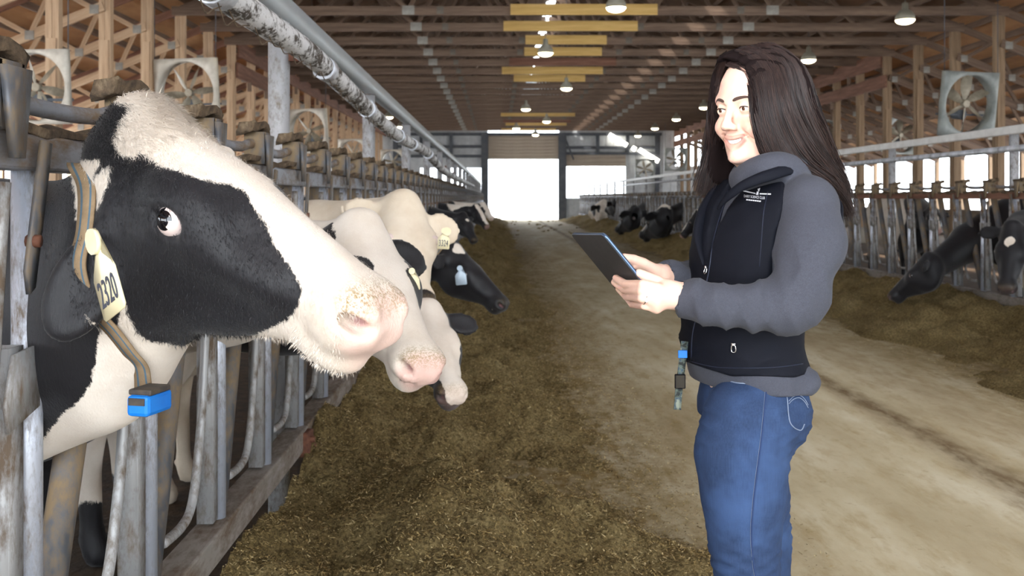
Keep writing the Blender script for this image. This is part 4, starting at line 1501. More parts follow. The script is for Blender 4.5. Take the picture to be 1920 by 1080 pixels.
def neck_ring(V, c, axis, n=14, off=.006, maxr=.45):
    """points on a body surface around centre c in the plane normal to axis"""
    ax = np.array(axis, float)
    ax /= np.linalg.norm(ax)
    u = np.cross(ax, (0, 0, 1))
    u /= np.linalg.norm(u)
    w = np.cross(u, ax)
    R = V - c
    near = np.abs(R @ ax) < .035
    R = R[near]
    ang = np.arctan2(R @ w, R @ u)
    rad = np.hypot(R @ w, R @ u)
    ok = rad < maxr
    ang, rad = ang[ok], rad[ok]
    out = []
    for i in range(n):
        a = -math.pi + 2 * math.pi * i / n
        d = np.abs((ang - a + math.pi) % (2 * math.pi) - math.pi)
        m = d < .25
        r = np.percentile(rad[m], 85) if m.any() else .15
        out.append((c + (r + off) * (math.cos(a) * u + math.sin(a) * w), ax))
    return out
# ---- the near cow, traced in the plane of its own head
P0 = np.array([-.64, 1.80])
N0 = np.array([-.16, 1.56])
hd = (N0 - P0) / np.linalg.norm(N0 - P0)
def hp(px, py, off=0.0):
    """pixel -> world on the near cow's head plane, off metres towards its right (camera) side"""
    rt = np.array([hd[1], -hd[0]])
    p0 = P0 + rt * off
    q = (px - VX) / F
    t = (q * p0[1] - p0[0]) / (hd[0] - q * hd[1])
    xy = p0 + hd * t
    return np.array([xy[0], xy[1], CZ + (VY - py) / F * xy[1]])
def to_px(V):
    return np.stack([VX + F * V[:, 0] / V[:, 1], VY - F * (V[:, 2] - CZ) / V[:, 1]], 1)
pollA, muzA = hp(262, 215), hp(728, 590)
HEADBLK = [(140, 300), (140, 180), (238, 197), (222, 232), (212, 262), (222, 292), (252, 296), (262, 288), (280, 298), (300, 312), (340, 322), (380, 338), (430, 345), (462, 362), (482, 398), (505, 432), (512, 455), (540, 495), (556, 520), (566, 543), (560, 575), (540, 598), (500, 618), (470, 632), (430, 636), (395, 640), (372, 658), (350, 652), (318, 644), (285, 642), (262, 628), (248, 605), (236, 585), (232, 560), (215, 640), (120, 560), (95, 450), (160, 400), (175, 330), (190, 300)]
NECKBLK = [(60, 300), (128, 320), (140, 360), (146, 450), (150, 560), (165, 600), (188, 615), (182, 660), (170, 720), (140, 760), (118, 775), (80, 825), (40, 860), (-400, 1000), (-400, 250)]
def pat_main(V, hc, bc):
    # the left half is a mirror of the right half that faces the camera
    lat = hc[:, 2]
    M_ = V.copy()
    kA = np.linalg.norm(muzA - pollA) / .645
    m = lat > 0
    M_[m] -= 2 * (lat[m] * kA)[:, None] * FRA[1]
    px = to_px(M_)
    s = .00095
    d = np.minimum(-poly_sd(px, HEADBLK), -poly_sd(px, NECKBLK)) * s
    d = np.maximum(d, poly_sd(px, [(165, 345), (192, 318), (208, 312), (203, 345), (182, 392), (163, 402)]) * s)
    # over the poll and beyond the neck: body patches
    body = bc[:, 0] < .25
    nz = vnoise3(bc, 1.6, 77) * .3
    d = np.where(body & (V[:, 0] < -1.05), nz - .34, d)
    return d
FRA, LA = frame(pollA, muzA)
FRA = np.array(FRA)
def neckA(fr, poll, L, G):
    return [(np.array([-1.45, 2.0, 1.02]), .38, .62), (np.array([-1.0, 1.96, 1.15]), .27, .46), (np.array([-.80, 1.90, 1.19]), .225, .52), (hp(250, 480), .172, .58), (hp(300, 430), .14, .62)]
RT = -FRA[1]
hd3 = np.array([hd[0], hd[1], 0])
earsA = {-1: (hp(152, 545, .15) - hp(222, 412, .105), .060, RT * .8 + hd3 * .35 - np.array([0, 0, .15]), (.075, -.135, .088), hp(222, 412, .095)), 1: (-RT * .95 - FRA[0] * .2 - FRA[2] * .1, .055, FRA[0] * .8 - FRA[2] * .3)}
rootA, PfA, frA, kA, VA, QA = cow('large near cow with white blaze, black cheek, woven collar and numbered tag', 1, XA, 2.0, pollA, muzA, 0, earsA, .0062, .05, pat_main, neckA, openeye=True, shoulder=.75, pink=.6, dirt=1.0, eyep=(-.060, .106), mouth=False)
rA = PfA(.075, -.135, -.088)
ear_tag(rootA, hp(176, 440, .20), hp(212, 572, .205) - hp(176, 440, .20), hp(232, 505, .215) - hp(178, 510, .185), .115, '2320', 'cream ear tag with handwritten number')
from mathutils.bvhtree import BVHTree
bA = BVHTree.FromPolygons([tuple(v) for v in VA], [tuple(int(i) for i in q) for q in QA])
cpts = [(186, 322, .03), (160, 350, .10), (147, 420, .14), (148, 500, .14), (165, 570, .13), (198, 635, .11), (232, 688, .09), (262, 720, .06), (272, 735, .0), (250, 700, -.08), (195, 600, -.13), (165, 450, -.14), (172, 360, -.10)]
rg = []
for x, y, off in cpts:
    w_ = hp(x, y, off)
    p_, n_, _, _ = bA.find_nearest(Vector(w_))
    n_ = n_ if (Vector(w_) - p_).dot(n_) > 0 or True else -n_
    rg.append((np.array((p_ + n_ * .005)[:]) if abs((Vector(w_) - p_).length) < .09 else w_, hd3))
cA = collar(rootA, rg, .036)
lowest = hp(281, 728, .07)
def sensor(root, p, ax, sz=1.0):
    x = Vector(ax).normalized()
    x.z = 0
    x.normalize()
    y = Vector((0, 0, 1)).cross(x)
    m = T(*p) @ Matrix((x, y, Vector((0, 0, 1)))).transposed().to_4x4()
    b = put('sensor', box_me(.042 * sz, .075 * sz, .036 * sz, M['bluetag'], .007 * sz), root, m @ T(0, 0, -.022 * sz), 'blue collar sensor')
    put('sensor_lid', box_me(.044 * sz, .06 * sz, .010 * sz, M['sensordark'], .003 * sz), b, m @ T(0, 0, .0 * sz))
    put('sensor_window', box_me(.03 * sz, .002, .012 * sz, M['sensordark']), b, m @ T(0, -.0385 * sz, -.014 * sz))
sensor(rootA, lowest + np.array([0, 0, -.002]), (1, -.25, 0), 1.0)

def fur(root, V, Q, hc, pat, fr, n, seed):
    r = np.random.RandomState(seed)
    ok = np.nonzero((hc[:, 0] > -.12) & (hc[:, 0] < .98) & (np.abs(hc[:, 2]) < .16) & (hc[:, 1] > -.3) & (hc[:, 1] < .09))[0]
    N = vert_normals(V, Q)
    poll = (hc[ok, 0] < .22) & (hc[ok, 1] > -.06)
    chin = (hc[ok, 0] > .82) & (hc[ok, 1] < -.09)
    up_ = lambda q: np.clip((.40 - hc[q, 0]) / .3, 0, 1) * np.clip((hc[q, 1] + .11) / .08, 0, 1)
    w = 1 + 3.5 * up_(ok) - .3 * chin
    ids = r.choice(ok, n, p=w / w.sum())
    pl = (hc[ids, 0] < .22) & (hc[ids, 1] > -.06)
    ch = (hc[ids, 0] > .82) & (hc[ids, 1] < -.09)
    Ln = np.where(ch, r.uniform(.003, .009, n), r.uniform(.005, .009, n)) + up_(ids) * r.uniform(.0, .018, n)
    p = V[ids] + r.normal(0, .002, (n, 3))
    d = fr[0] * np.where(pl, .75, .35)[:, None] * np.where(ch, -.2, 1)[:, None] + N[ids] * np.where(pl, .3, np.where(ch, .5, .2))[:, None] + r.normal(0, .22, (n, 3)) + np.array([0, 0, -.35]) * (~pl)[:, None]
    d /= np.linalg.norm(d, axis=1)[:, None]
    s_ = np.cross(d, N[ids])
    s_ /= np.linalg.norm(s_, axis=1)[:, None] + 1e-9
    wd = r.uniform(.0003, .0006, n)[:, None]
    m = p + d * (Ln / 2)[:, None]
    e = p + d * Ln[:, None] + (np.array([0, 0, -.3]) * (Ln * .6)[:, None])
    SV = np.stack([p - s_ * wd, p + s_ * wd, m + s_ * wd * .8, m - s_ * wd * .8, e], 1).reshape(-1, 3)
    b = np.arange(n) * 5
    tri = np.vstack([np.stack([b, b + 1, b + 2], 1), np.stack([b, b + 2, b + 3], 1), np.stack([b + 3, b + 2, b + 4], 1)])
    o0 = np.array(MW[root.name].translation)
    me = mesh_np('fur', SV - o0, tri, [M['hide']], True)
    for nm, v in (('pat', np.repeat(pat[ids], 5)), ('pink', np.zeros(5 * n)), ('dirt', np.zeros(5 * n)), ('hole', np.zeros(5 * n))):
        add_attr(me, nm, v)
    o = put('fur', me, root, MW[root.name])
    o['kind'] = 'stuff'
relA = VA - pollA
hcA = np.stack([relA @ frA[0] / LA, relA @ frA[2] / kA, relA @ frA[1] / kA], 1)
fur(rootA, VA, QA, hcA, pat_main(VA, hcA, np.stack([VA[:, 0] + 1.6, VA[:, 1] - 2, VA[:, 2]], 1)), frA, 52000, 3)
def mkpat(base, blobs, seed, bias, cut=-.12):
    def f(V, hc, bc):
        d = np.full(len(V), .1 if base > 0 else -.1)
        for b in blobs:
            ff, n, l, r, sg = b[:5]
            ss = b[5] if len(b) > 5 else 1.0
            q = np.sqrt(((hc[:, 0] - ff) * .645 / ss) ** 2 + (hc[:, 1] - n) ** 2 + (hc[:, 2] - l) ** 2) - r
            d = np.minimum(d, q) if sg < 0 else np.maximum(d, -q)
        d = d + .016 * vnoise3(hc * np.array([.645, 1, 1]), 26, seed) + .006 * vnoise3(hc * np.array([.645, 1, 1]), 70, seed + 2)
        body = vnoise3(bc, 1.5, seed) * .3 + bias
        w = np.clip((cut - hc[:, 0]) / .1 + .5, 0, 1)
        w = np.maximum(w, np.clip((-.36 - hc[:, 1]) / .06, 0, 1))
        return d * (1 - w) + body * w
    return f
sym = lambda f, n, l, r, s, ss=1.0: [(f, n, l, r, s, ss), (f, n, -l, r, s, ss)]
blaze = lambda w, f0=.15, f1=1.0: [(f, .035, 0, w, 1, 1.6) for f in np.linspace(f0, f1, 16)]
pat2 = mkpat(1, sym(.46, -.035, .115, .088, -1, 1.3) + sym(.05, -.10, .21, .13, -1) + [(.98, -.04, .06, .045, -1)], 5, -.02)
pat3 = mkpat(1, [(.97, -.01, 0, .075, -1)], 9, .4)
pat4 = mkpat(-1, [(.10, .03, -.03, .05, 1), (.93, -.1, -.07, .02, 1)], 13, -.2)
pat5 = mkpat(-1, [(f, .03, .035, .085, 1, 1.6) for f in np.linspace(.05, 1.1, 16)], 17, -.05)
patB = mkpat(-1, [(.3, .04, 0, .035, 1)], 21, -.12)
patW = mkpat(1, sym(.4, -.08, .1, .09, -1, 1.4) + sym(.05, -.10, .2, .12, -1), 25, .0)
patBW = mkpat(-1, blaze(.06, .1, .8) + [(-.1, -.1, .0, .12, 1)], 29, .02)

def at3(px, py, Y):
    return np.array(at(px, py, Y)[:])
L_ = 'cow with '
r2 = cow('white faced cow with black eye patches, head lowered behind the near cow', 1, XA, 3.25, at3(676, 410, 2.78), at3(803, 690, 2.44), -.2, h=.010, pat=pat2, openeye=True, wf=1.12, shoulder=.6, dirt=.8)
E3, _ = frame(at3(757, 366, 4.4), at3(793, 574, 4.12), -.1)
r3 = cow('cream faced cow looking at the camera, tagged ear spread wide', 1, XA, 4.75, at3(757, 366, 4.4), at3(793, 574, 4.12), -.1, wf=1.25, eyep=(-.004, .094), h=.012, pat=pat3, mat='cream', openeye=True, shoulder=.6, pink=.15,
         ears={1: (E3[1] * .9 + E3[0] * .40 - E3[2] * .1, .088, E3[2] * .8 + E3[0] * .3, (.15, -.07, .085)), -1: (-E3[1] * .95 + E3[0] * .1 - E3[2] * .1, .075, E3[2] * .8 + E3[0] * .3)})
r4 = cow('black cow with tan collar, muzzle stretched right over the feed', 1, XA, 6.9, at3(850, 462, 6.6), at3(950, 572, 6.45), 0, h=.014, pat=pat4, openeye=False, shoulder=.6, pink=0, dirt=.2)
r5 = cow('black cow with broad white blaze, nose buried in the left feed pile', 1, XA, 3.98, at3(800, 572, 3.95), at3(852, 742, 3.60), 0, h=.011, pat=pat5, openeye=False, pink=.15, shoulder=.6, dirt=.5)
cow('distant black cow of the left row, nearest of the far group', 1, XA, 12.2, at3(868, 400, 12.0), at3(892, 452, 11.8), 0, h=.02, hb=.06, pat=patB, pink=0, shoulder=.6)
cow('distant cow of the left row with a white muzzle and cheek', 1, XA, 14.0, at3(892, 385, 13.8), at3(915, 425, 13.6), 0, h=.02, hb=.06, pat=patBW, pink=.3, shoulder=.6)
cow('distant cow of the left row, furthest of the far group', 1, XA, 17.1, at3(905, 380, 17), at3(924, 410, 16.8), 0, h=.022, hb=.06, pat=patW, pink=.3, shoulder=.6)
# right row
def atX(px, py, X):
    return at3(px, py, X * F / (px - VX))
rr = cow('black cow of the right row reaching down to the feed, white blaze edge', -1, XB, 10.85, atX(1742, 478, 4.50), atX(1668, 556, 4.20), 0, h=.016, pat=mkpat(-1, blaze(.03, .2, .95), 37, -.1), pink=.1, shoulder=.55, dirt=.2)
cow('black cow with a white forehead star facing forward at the right edge', -1, XB, 9.75, atX(1898, 418, 4.72), atX(1886, 545, 4.55), 0, h=.016, pat=mkpat(-1, [(.3, .05, 0, .05, 1)], 41, -.15), pink=.05, shoulder=.5, dirt=.2)
cow('black and white cow eating on the right, closest to the woman\'s shoulder', -1, XB, 21.5, atX(1308, 395, 4.5), atX(1276, 442, 4.15), 0, h=.02, hb=.06, pat=patBW, shoulder=.55)
cow('white blazed cow eating on the right, left of the woman', -1, XB, 27.3, atX(1247, 388, 4.55), atX(1205, 440, 4.1), 0, h=.022, hb=.06, pat=mkpat(-1, blaze(.075, .0, 1.0), 45, .12), shoulder=.55)
cow('black cow eating on the right, third left of the woman', -1, XB, 34.6, atX(1190, 388, 4.6), atX(1158, 430, 4.15), 0, h=.024, hb=.06, pat=patB, shoulder=.55)
cow('mottled cow furthest down the right fence, beside the end wall door', -1, XB, 47, atX(1133, 378, 4.9), atX(1110, 398, 4.5), 0, h=.028, hb=.07, pat=patW, shoulder=.55)
cow('dark cow standing far down the right side behind the mottled cow', -1, XB, 42, atX(1160, 372, 5.2), atX(1140, 392, 4.9), 0, h=.028, hb=.07, pat=patB, shoulder=.55)
for lab, x, y, fvy, sd, pr in (('black and white cow standing sideways behind the right bars by the woman', 6.5, 15.4, -1, 51, .02), ('mostly black cow standing sideways behind the right bars, mid way', 6.9, 12.9, 1, 57, -.08), ('black and white cow loitering further behind the right bars', 8.3, 25.5, -1, 61, .05)):
    hx = np.array([x - .1, y + fvy * .75, 1.25])
    cow(lab, -1, XB, y, hx, hx + np.array([-.1, fvy * .45, -.32]), 0, h=.022, hb=.05, pat=mkpat(-1, blaze(.05, .2, .9), sd, pr), facing=(0, fvy, 0), body=(x, y, 0),
        neck=lambda fr, poll, L, G: [(G(.02, 0, 1.12), .28, .75), (poll + fr[0] * .13 * L - fr[2] * .1, .13, .8)])
# tags and collars of the other cows
rt, Pf, fr, k, V, Q = r2
e = Pf(.09, -.13, .17)
ear_tag(rt, at3(772, 505, 2.66), (.12, -.1, -1), (1, .05, .1), .048, '72', 'cream ear tag')
rt, Pf, fr, k, V, Q = r3
ear_tag(rt, at3(833, 430, 4.24), (-.05, -.1, -1), (1, .05, .15), .072, '3324', 'cream ear tag')
put('ear_button', cyl_me(.018, .01, M['tag'], 14), rt, T(*at3(838, 434, 4.235)) @ Matrix.Rotation(math.pi / 2, 4, 'X'), 'cream button')
rt, Pf, fr, k, V, Q = r4
ear_tag(rt, at3(862, 500, 6.35), (.1, 0, -1), (1, -.1, .1), .10, '', 'pale blue ear tag', 'tagb')
nc = np.array(Pf(-.06, -.13, 0))
rg = neck_ring(V, nc, fr[0] * .8 + fr[2] * .2, 14)
collar(rt, rg, .05)
sensor(rt, min(rg, key=lambda q: q[0][2])[0], (1, 0, 0), 1.1)
# ------------------------------------------------------------------ the woman
from mathutils.bvhtree import BVHTree
YW = 2.10
TH = math.radians(20)
OW = np.array([(1415 - VX) * YW / F, YW])
FW = np.array([-math.cos(TH), -math.sin(TH)])
LF = np.array([-FW[1], FW[0]])
def PP(px, py, s=0.0):
    """pixel and lateral offset (towards her left) -> her own coordinates (forward, left, up)"""
    q = (px - VX) / F
    f = (q * (OW[1] + LF[1] * s) - OW[0] - LF[0] * s) / (FW[0] - q * FW[1])
    Y = OW[1] + FW[1] * f + LF[1] * s
    return np.array([f, s, CZ + (VY - py) / F * Y])
def W2L(p):
    p = np.asarray(p, float)
    d = p[..., :2] - OW
    return np.concatenate([(d @ FW)[..., None], (d @ LF)[..., None], p[..., 2:3]], -1)
def L2W(p):
    p = np.asarray(p, float)
    xy = OW + p[..., 0:1] * FW + p[..., 1:2] * LF
    return np.concatenate([xy, p[..., 2:3]], -1)
def PY(px, py, Y):
    return W2L(at3(px, py, Y))
MPW = Matrix(((FW[0], LF[0], 0, OW[0]), (FW[1], LF[1], 0, OW[1]), (0, 0, 1, 0), (0, 0, 0, 1)))
person = thing('person', 'woman in a navy vest, grey hoodie and blue jeans holding a tablet', 'person', (OW[0], OW[1], 0), Matrix(((FW[0], LF[0], 0, 0), (FW[1], LF[1], 0, 0), (0, 0, 1, 0), (0, 0, 0, 1))))
def pput(name, me, parent=None, label=None):
    return put(name, me, parent or person, MPW, label)

# ---- tablet (her hands follow it)
tA, tB = at3(1070, 440, 2.10), at3(1130, 441, 1.885)
tAD = at3(1167, 559, 2.12) - tA
tu = (tB - tA) / np.linalg.norm(tB - tA)
tv = tAD - tu * (tAD @ tu)
tv /= np.linalg.norm(tv)
tn = np.cross(tv, tu)
if tn @ (np.array([0, 0, CZ]) - tA) < 0: tn = -tn      # normal of the back, towards the camera
tw, thh = np.linalg.norm(tB - tA), .176
def tpl(px, py, off=0.0):
    """point on the tablet's back seen at a pixel, lifted by off along its normal"""
    d = np.array([(px - VX) / F, 1, (VY - py) / F])
    o = np.array([0, 0, CZ])
    t = ((tA - o) @ tn) / (d @ tn)
    return o + d * t + tn * off
def tablet():
    r = .012
    def rr(w, h, rad, n=5):
        out = []
        for cx, cy, a0 in ((w - rad, rad, -90), (w - rad, h - rad, 0), (rad, h - rad, 90), (rad, rad, 180)):
            for i in range(n + 1):
                a = math.radians(a0 + 90 * i / n)
                out.append((cx + rad * math.cos(a), cy + rad * math.sin(a)))
        return np.array(out)
    R = rr(tw, thh, r)
    c = np.array([tw / 2, thh / 2])
    root = thing('tablet', 'dark tablet held in both hands by the woman, back towards the camera', 'tablet', tA + tu * tw / 2 + tv * thh / 2)
    base = np.array(MW[root.name].translation)
    def solid(levels):
        rings = []
        for off, ins in levels:
            q = c + (R - c) * (1 - ins / np.abs(c).min())
            rings.append(tA + q[:, :1] * tu + q[:, 1:] * tv + tn * off - base)
        n = len(R)
        V = np.vstack(rings + [rings[0].mean(0)[None], rings[-1].mean(0)[None]])
        Q = []
        for i in range(len(rings) - 1):
            for j in range(n):
                Q.append((i * n + j, i * n + (j + 1) % n, (i + 1) * n + (j + 1) % n, (i + 1) * n + j))
        e = len(rings) * n
        for j in range(n):
            Q.append((e, (j + 1) % n, j, j))
            Q.append((e + 1, e - n + j, e - n + (j + 1) % n, e - n + (j + 1) % n))
        return V, np.array(Q)
    dark = mat_mottled('tablet_back', [(.3, lin(50, 49, 50)), (.7, lin(62, 60, 60))], 30, rough=.55, bump=.1, bd=.0005)
    rim = mat_plain('tablet_rim', lin(92, 112, 140), .3, .7)
    scr = mat_plain('tablet_screen', lin(30, 32, 36), .1)
    V, Q = solid([(0, .0015), (0, .0006), (-.001, 0)])
    put('back_cover', quads_me('back_cover', V, Q, [dark], False), root, T(*base))
    V, Q = solid([(-.001, -.0004), (-.004, -.0008), (-.007, -.0002)])
    put('rim', quads_me('rim', V, Q, [rim], False), root, T(*base))
    V, Q = solid([(-.007, .001), (-.0078, .002)])
    put('screen', quads_me('screen', V, Q, [scr], False), root, T(*base))
tablet()

# ---- skin
def skin_mat():
    t = NT('skin')
    v = t.coords()
    a = t.n('Attribute')
    a.attribute_name = 'lip'
    b = t.n('Attribute')
    b.attribute_name = 'flush'
    n1 = t.noise(v, 40, 5)
    c = t.mix(n1, lin(232, 188, 168), lin(240, 202, 182))
    c = t.mix(t.math('MULTIPLY', b.outputs['Fac'], .4), c, lin(214, 142, 122))
    c = t.mix(a.outputs['Fac'], c, lin(186, 96, 92))
    t.col(c)
    t.set(.48, 0, .35)
    t.b.inputs['Subsurface Weight'].default_value = .12
    t.b.inputs['Subsurface Radius'].default_value = (.008, .003, .0015)
    t.bump(t.noise(v, 400, 3), .08, .0006)
    return t.m
M['skin'] = skin_mat()
M['nail'] = mat_plain('nail', lin(240, 200, 190), .25)
HY = math.radians(14)
HO = PP(1425, 203, 0)
pit = math.radians(4)
hf_ = np.array([math.cos(HY) * math.cos(pit), math.sin(HY) * math.cos(pit), -math.sin(pit)])
hl_ = np.array([-math.sin(HY), math.cos(HY), 0])
hu_ = np.cross(hf_, hl_)
HFR = np.array([hf_, hl_, hu_])
def H(x, y, z):
    return HO + hf_ * x + hl_ * y + hu_ * z
wrL, wrR = PY(1256, 552, 1.885), PY(1236, 519, 2.10)
def hand_pts():
    """finger polylines in her coordinates: name -> (points, radii)"""
    T_ = lambda px, py, off: W2L(tpl(px, py, off))
    L = {}
    L['index'] = ([PY(1232, 541, 1.862), PY(1205, 534, 1.862), T_(1182, 524, .014), T_(1161, 516, .009)], [.0105, .0095, .0085, .0072])
    L['middle'] = ([PY(1230, 553, 1.858), PY(1204, 545, 1.856), T_(1180, 534, .014), T_(1158, 524, .009)], [.0105, .0095, .0085, .0072])
    L['ring'] = ([PY(1229, 566, 1.860), PY(1204, 559, 1.857), T_(1184, 547, .014), T_(1166, 536, .009)], [.0102, .009, .0082, .007])
    L['pinky'] = ([PY(1231, 577, 1.866), PY(1209, 573, 1.865), T_(1194, 563, .013), T_(1180, 553, .008)], [.0095, .0082, .0072, .0062])
    L['thumb'] = ([PY(1249, 541, 1.885), PY(1230, 527, 1.893), PY(1214, 520, 1.898), PY(1199, 512, 1.900)], [.014, .012, .0105, .0085])
    R = {}
    R['index'] = ([PY(1218, 512, 2.08), PY(1200, 499, 2.065), PY(1188, 497, 2.055), PY(1178, 503, 2.06)], [.0105, .0095, .0088, .0075])
    R['middle'] = ([PY(1222, 520, 2.09), PY(1203, 511, 2.10), PY(1186, 512, 2.115), PY(1170, 516, 2.12)], [.0105, .0095, .0085, .0072])
    R['ring'] = ([PY(1224, 530, 2.10), PY(1206, 528, 2.115), PY(1190, 530, 2.13), PY(1174, 532, 2.135)], [.0102, .009, .0082, .007])
    R['pinky'] = ([PY(1227, 538, 2.11), PY(1211, 541, 2.125), PY(1197, 545, 2.135), PY(1184, 548, 2.14)], [.0095, .0082, .0072, .0062])
    R['thumb'] = ([PY(1228, 508, 2.08), PY(1205, 494, 2.06), PY(1188, 487, 2.05), PY(1170, 483, 2.05)], [.014, .012, .0105, .009])
    return L, R
def body_mesh():
    hL, hR = hand_pts()
    allp = np.array([p for h in (hL, hR) for q in h.values() for p in q[0]] + [wrL, wrR])
    a, b = allp.min(0) - .02, allp.max(0) + .02
    hf = .0023
    fine = [[(HO[0] - .09, HO[0] + .125, hf), (a[0], b[0], hf)], [(HO[1] - .08, HO[1] + .085, hf), (a[1], b[1], hf)], [(HO[2] - .125, HO[2] + .06, hf), (a[2], b[2], hf)]]
    fd = Field(axis_pts(-.4, .62, fine[0], .03), axis_pts(-.36, .40, fine[1], .03), axis_pts(-.02, 1.74, fine[2], .03))
    ck = .02
    # skull, face, jaw
    fd.ell(H(-.014, 0, .035), (.097, .074, .088), ck, fr=HFR)
    st = [(-.085, .062, -.06, .045), (-.06, .080, -.06, .058), (-.03, .0885, -.06, .0655), (-.012, .0875, -.05, .067), (.01, .083, -.045, .066), (.035, .084, -.035, .063), (.06, .086, -.025, .056), (.08, .084, -.01, .047), (.1, .078, .01, .032), (.113, .068, .025, .018), (.118, .055, .035, .008)]
    fd.loft(HO, (-hu_, hl_, hf_), st, .02, 2.25, .0)
    for s in (-1, 1):
        fd.ell(H(.060, s * .041, -.036), (.026, .021, .020), .02, fr=HFR)
        fd.cone(H(.083, s * .014, .020), H(.064, s * .052, .021), .009, .008, .016)
        fd.cone(H(-.005, s * .054, -.05), H(.05, s * .026, -.098), .018, .014, .025)
        fd.ell(H(.094, s * .031, -.001), (.019, .021, .011), .012, True, HFR)
        fd.ell(H(.0735, s * .0315, .0), (.0145, .0165, .0140), .006, fr=HFR)
        fd.ell(H(.0905, s * .0325, -.0016), (.0115, .0138, .0036), .002, True, HFR)
        fd.ell(H(.0955, s * .0110, -.0385), (.0105, .0062, .0068), .007, fr=HFR)
        fd.ell(H(-.005, s * .078, -.01), (.016, .008, .03), .01, fr=HFR)
    fd.cone(H(.086, 0, .012), H(.1035, 0, -.030), .0060, .0082, .013)
    fd.ell(H(.1055, 0, -.0345), (.0095, .0098, .0085), .007, fr=HFR)
    for s in (-1, 1):
        fd.ell(H(.102, s * .0068, -.0465), (.0045, .0035, .0035), .004, True, HFR)
    # mouth: open smile between two lips
    tt = np.linspace(-1, 1, 15)
    mx, mu, ml = .0905 - .0165 * tt ** 2, -.0600 + .0085 * tt ** 2, -.0785 + .0265 * tt ** 2
    up = [H(x, .034 * t, z) for x, t, z in zip(mx, tt, mu)]
    lo = [H(x - .003 * (1 - t * t), .034 * t, z) for x, t, z in zip(mx, tt, ml)]
    for x, t, zu, zl in zip(mx, tt, mu, ml):
        hgt = max((zu - zl) / 2 - .0012, .0012)
        fd.ell(H(x + .001, .033 * t, (zu + zl) / 2), (.0135, .0042, hgt), .0015, True, HFR)
    for P_, r in ((up, .0036 - .0018 * tt ** 2), (lo, .0048 - .003 * tt ** 2)):
        for i in range(14):
            fd.cone(P_[i], P_[i + 1], r[i], r[i + 1], .003)
    fd.ell(H(.080, 0, -.101), (.013, .018, .012), .018, fr=HFR)
    # smile folds
    for s in (-1, 1):
        fd.cone(H(.090, s * .021, -.042), H(.0665, s * .0385, -.066), .0022, .002, .008, True)
    # neck and body under the clothes
    nb = PP(1452, 345, 0)
    fd.cone(H(-.028, 0, -.055), nb, .050, .054, .03)
    chest, waist, hip = PP(1445, 440, 0), PP(1400, 600, 0), PP(1410, 740, 0)
    fd.cone(nb, chest, .07, .095, .05)
    for s in (-1, 1):
        fd.cone(nb, (ARML if s > 0 else ARMR)[0][0] - np.array([0, 0, .01]), .045, .028, .03)
    fd.cone(chest, waist, .095, .085, .05)
    fd.cone(waist, hip, .085, .09, .05)
    for s in (-1, 1):
        kn, an = PP(1395 + (18 if s < 0 else 0), 1020, s * .085), PP(1418 + (30 if s < 0 else 0), 1500, s * .09)
        fd.cone(PP(1412, 770, s * .08), kn, .075, .05, .04)
        fd.cone(kn, an, .05, .036, .03)
        fd.cone(an + np.array([-.03, 0, -.045]), an + np.array([.14, 0, -.06]), .036, .03, .03)
    for q in ARML, ARMR:
        for (p, r), (p2, r2) in zip(q, q[1:]):
            fd.cone(p, p2, r * .55, r2 * .6, .02)
    # hands
    for wr, h, oth in ((wrL, hL, 1), (wrR, hR, -1)):
        for f in ('index', 'middle', 'ring', 'pinky'):
            p, r = h[f]
            fd.cone(wr + (p[0] - wr) * .12, p[0], .0155, .0115, .012)
            for i in range(3):
                fd.cone(p[i], p[i + 1], r[i], r[i + 1], .0018 if i else .004)
        p, r = h['thumb']
        fd.cone(wr + (p[0] - wr) * .1, p[0], .016, r[0], .012)
        for i in range(3):
            fd.cone(p[i], p[i + 1], r[i], r[i + 1], .0018 if i else .005)
        el = ARML[-2][0] if oth > 0 else ARMR[-2][0]
        fd.cone(el, wr, .03, .0245, .012)
        pc = (wr + h['middle'][0][0] + h['ring'][0][0]) / 3
        fd.cone(wr, (h['middle'][0][0] + h['ring'][0][0]) / 2, .022, .014, .012)
    V, Q = fd.mesh(1)
    me = mesh_np('person_body', V, Q, [M['skin']], True)
    def pathd(P_):
        P_ = np.array(P_)
        d = np.full(len(V), 9.)
        for a_, b_ in zip(P_, P_[1:]):
            e = b_ - a_
            t = np.clip(((V - a_) @ e) / (e @ e), 0, 1)
            d = np.minimum(d, np.linalg.norm(V - a_ - t[:, None] * e, axis=1))
        return d
    lip = np.clip(1.9 - np.minimum(pathd(up[2:-2]) / .0040, pathd(lo[2:-2]) / .0052) * 1.4, 0, 1) * .75
    add_attr(me, 'lip', lip)
    fl = np.zeros(len(V))
    for s in (-1, 1):
        fl = np.maximum(fl, 1 - np.linalg.norm(V - H(.07, s * .042, -.035), axis=1) / .03)
    for h in (hL, hR):
        for f, (p, r) in h.items():
            for q in (p[1], p[2], p[3]):
                fl = np.maximum(fl, .8 - np.linalg.norm(V - q, axis=1) / .016)
    add_attr(me, 'flush', np.clip(fl, 0, 1))
    return me, hL, hR
ARML = [(PP(1518, 385, .155), .054), (PP(1524, 455, .185), .058), (PP(1496, 556, .205), .054), (PP(1472, 574, .205), .051), (PP(1405, 576, .195), .045), (PP(1338, 572, .18), .041), (PY(1294, 560, 1.89), .034), (PY(1270, 555, 1.89), .030)]
ARMR = [(PP(1400, 385, -.15), .054), (PP(1362, 455, -.18), .055), (PP(1335, 532, -.205), .052), (PP(1295, 530, -.18), .045), (PY(1254, 522, 2.13), .035), (PY(1241, 519, 2.115), .031)]
bme, hL, hR = body_mesh()
body = pput('body', bme)
bF = BVHTree.FromPolygons([v.co[:] for v in bme.vertices], [tuple(p.vertices) for p in bme.polygons])
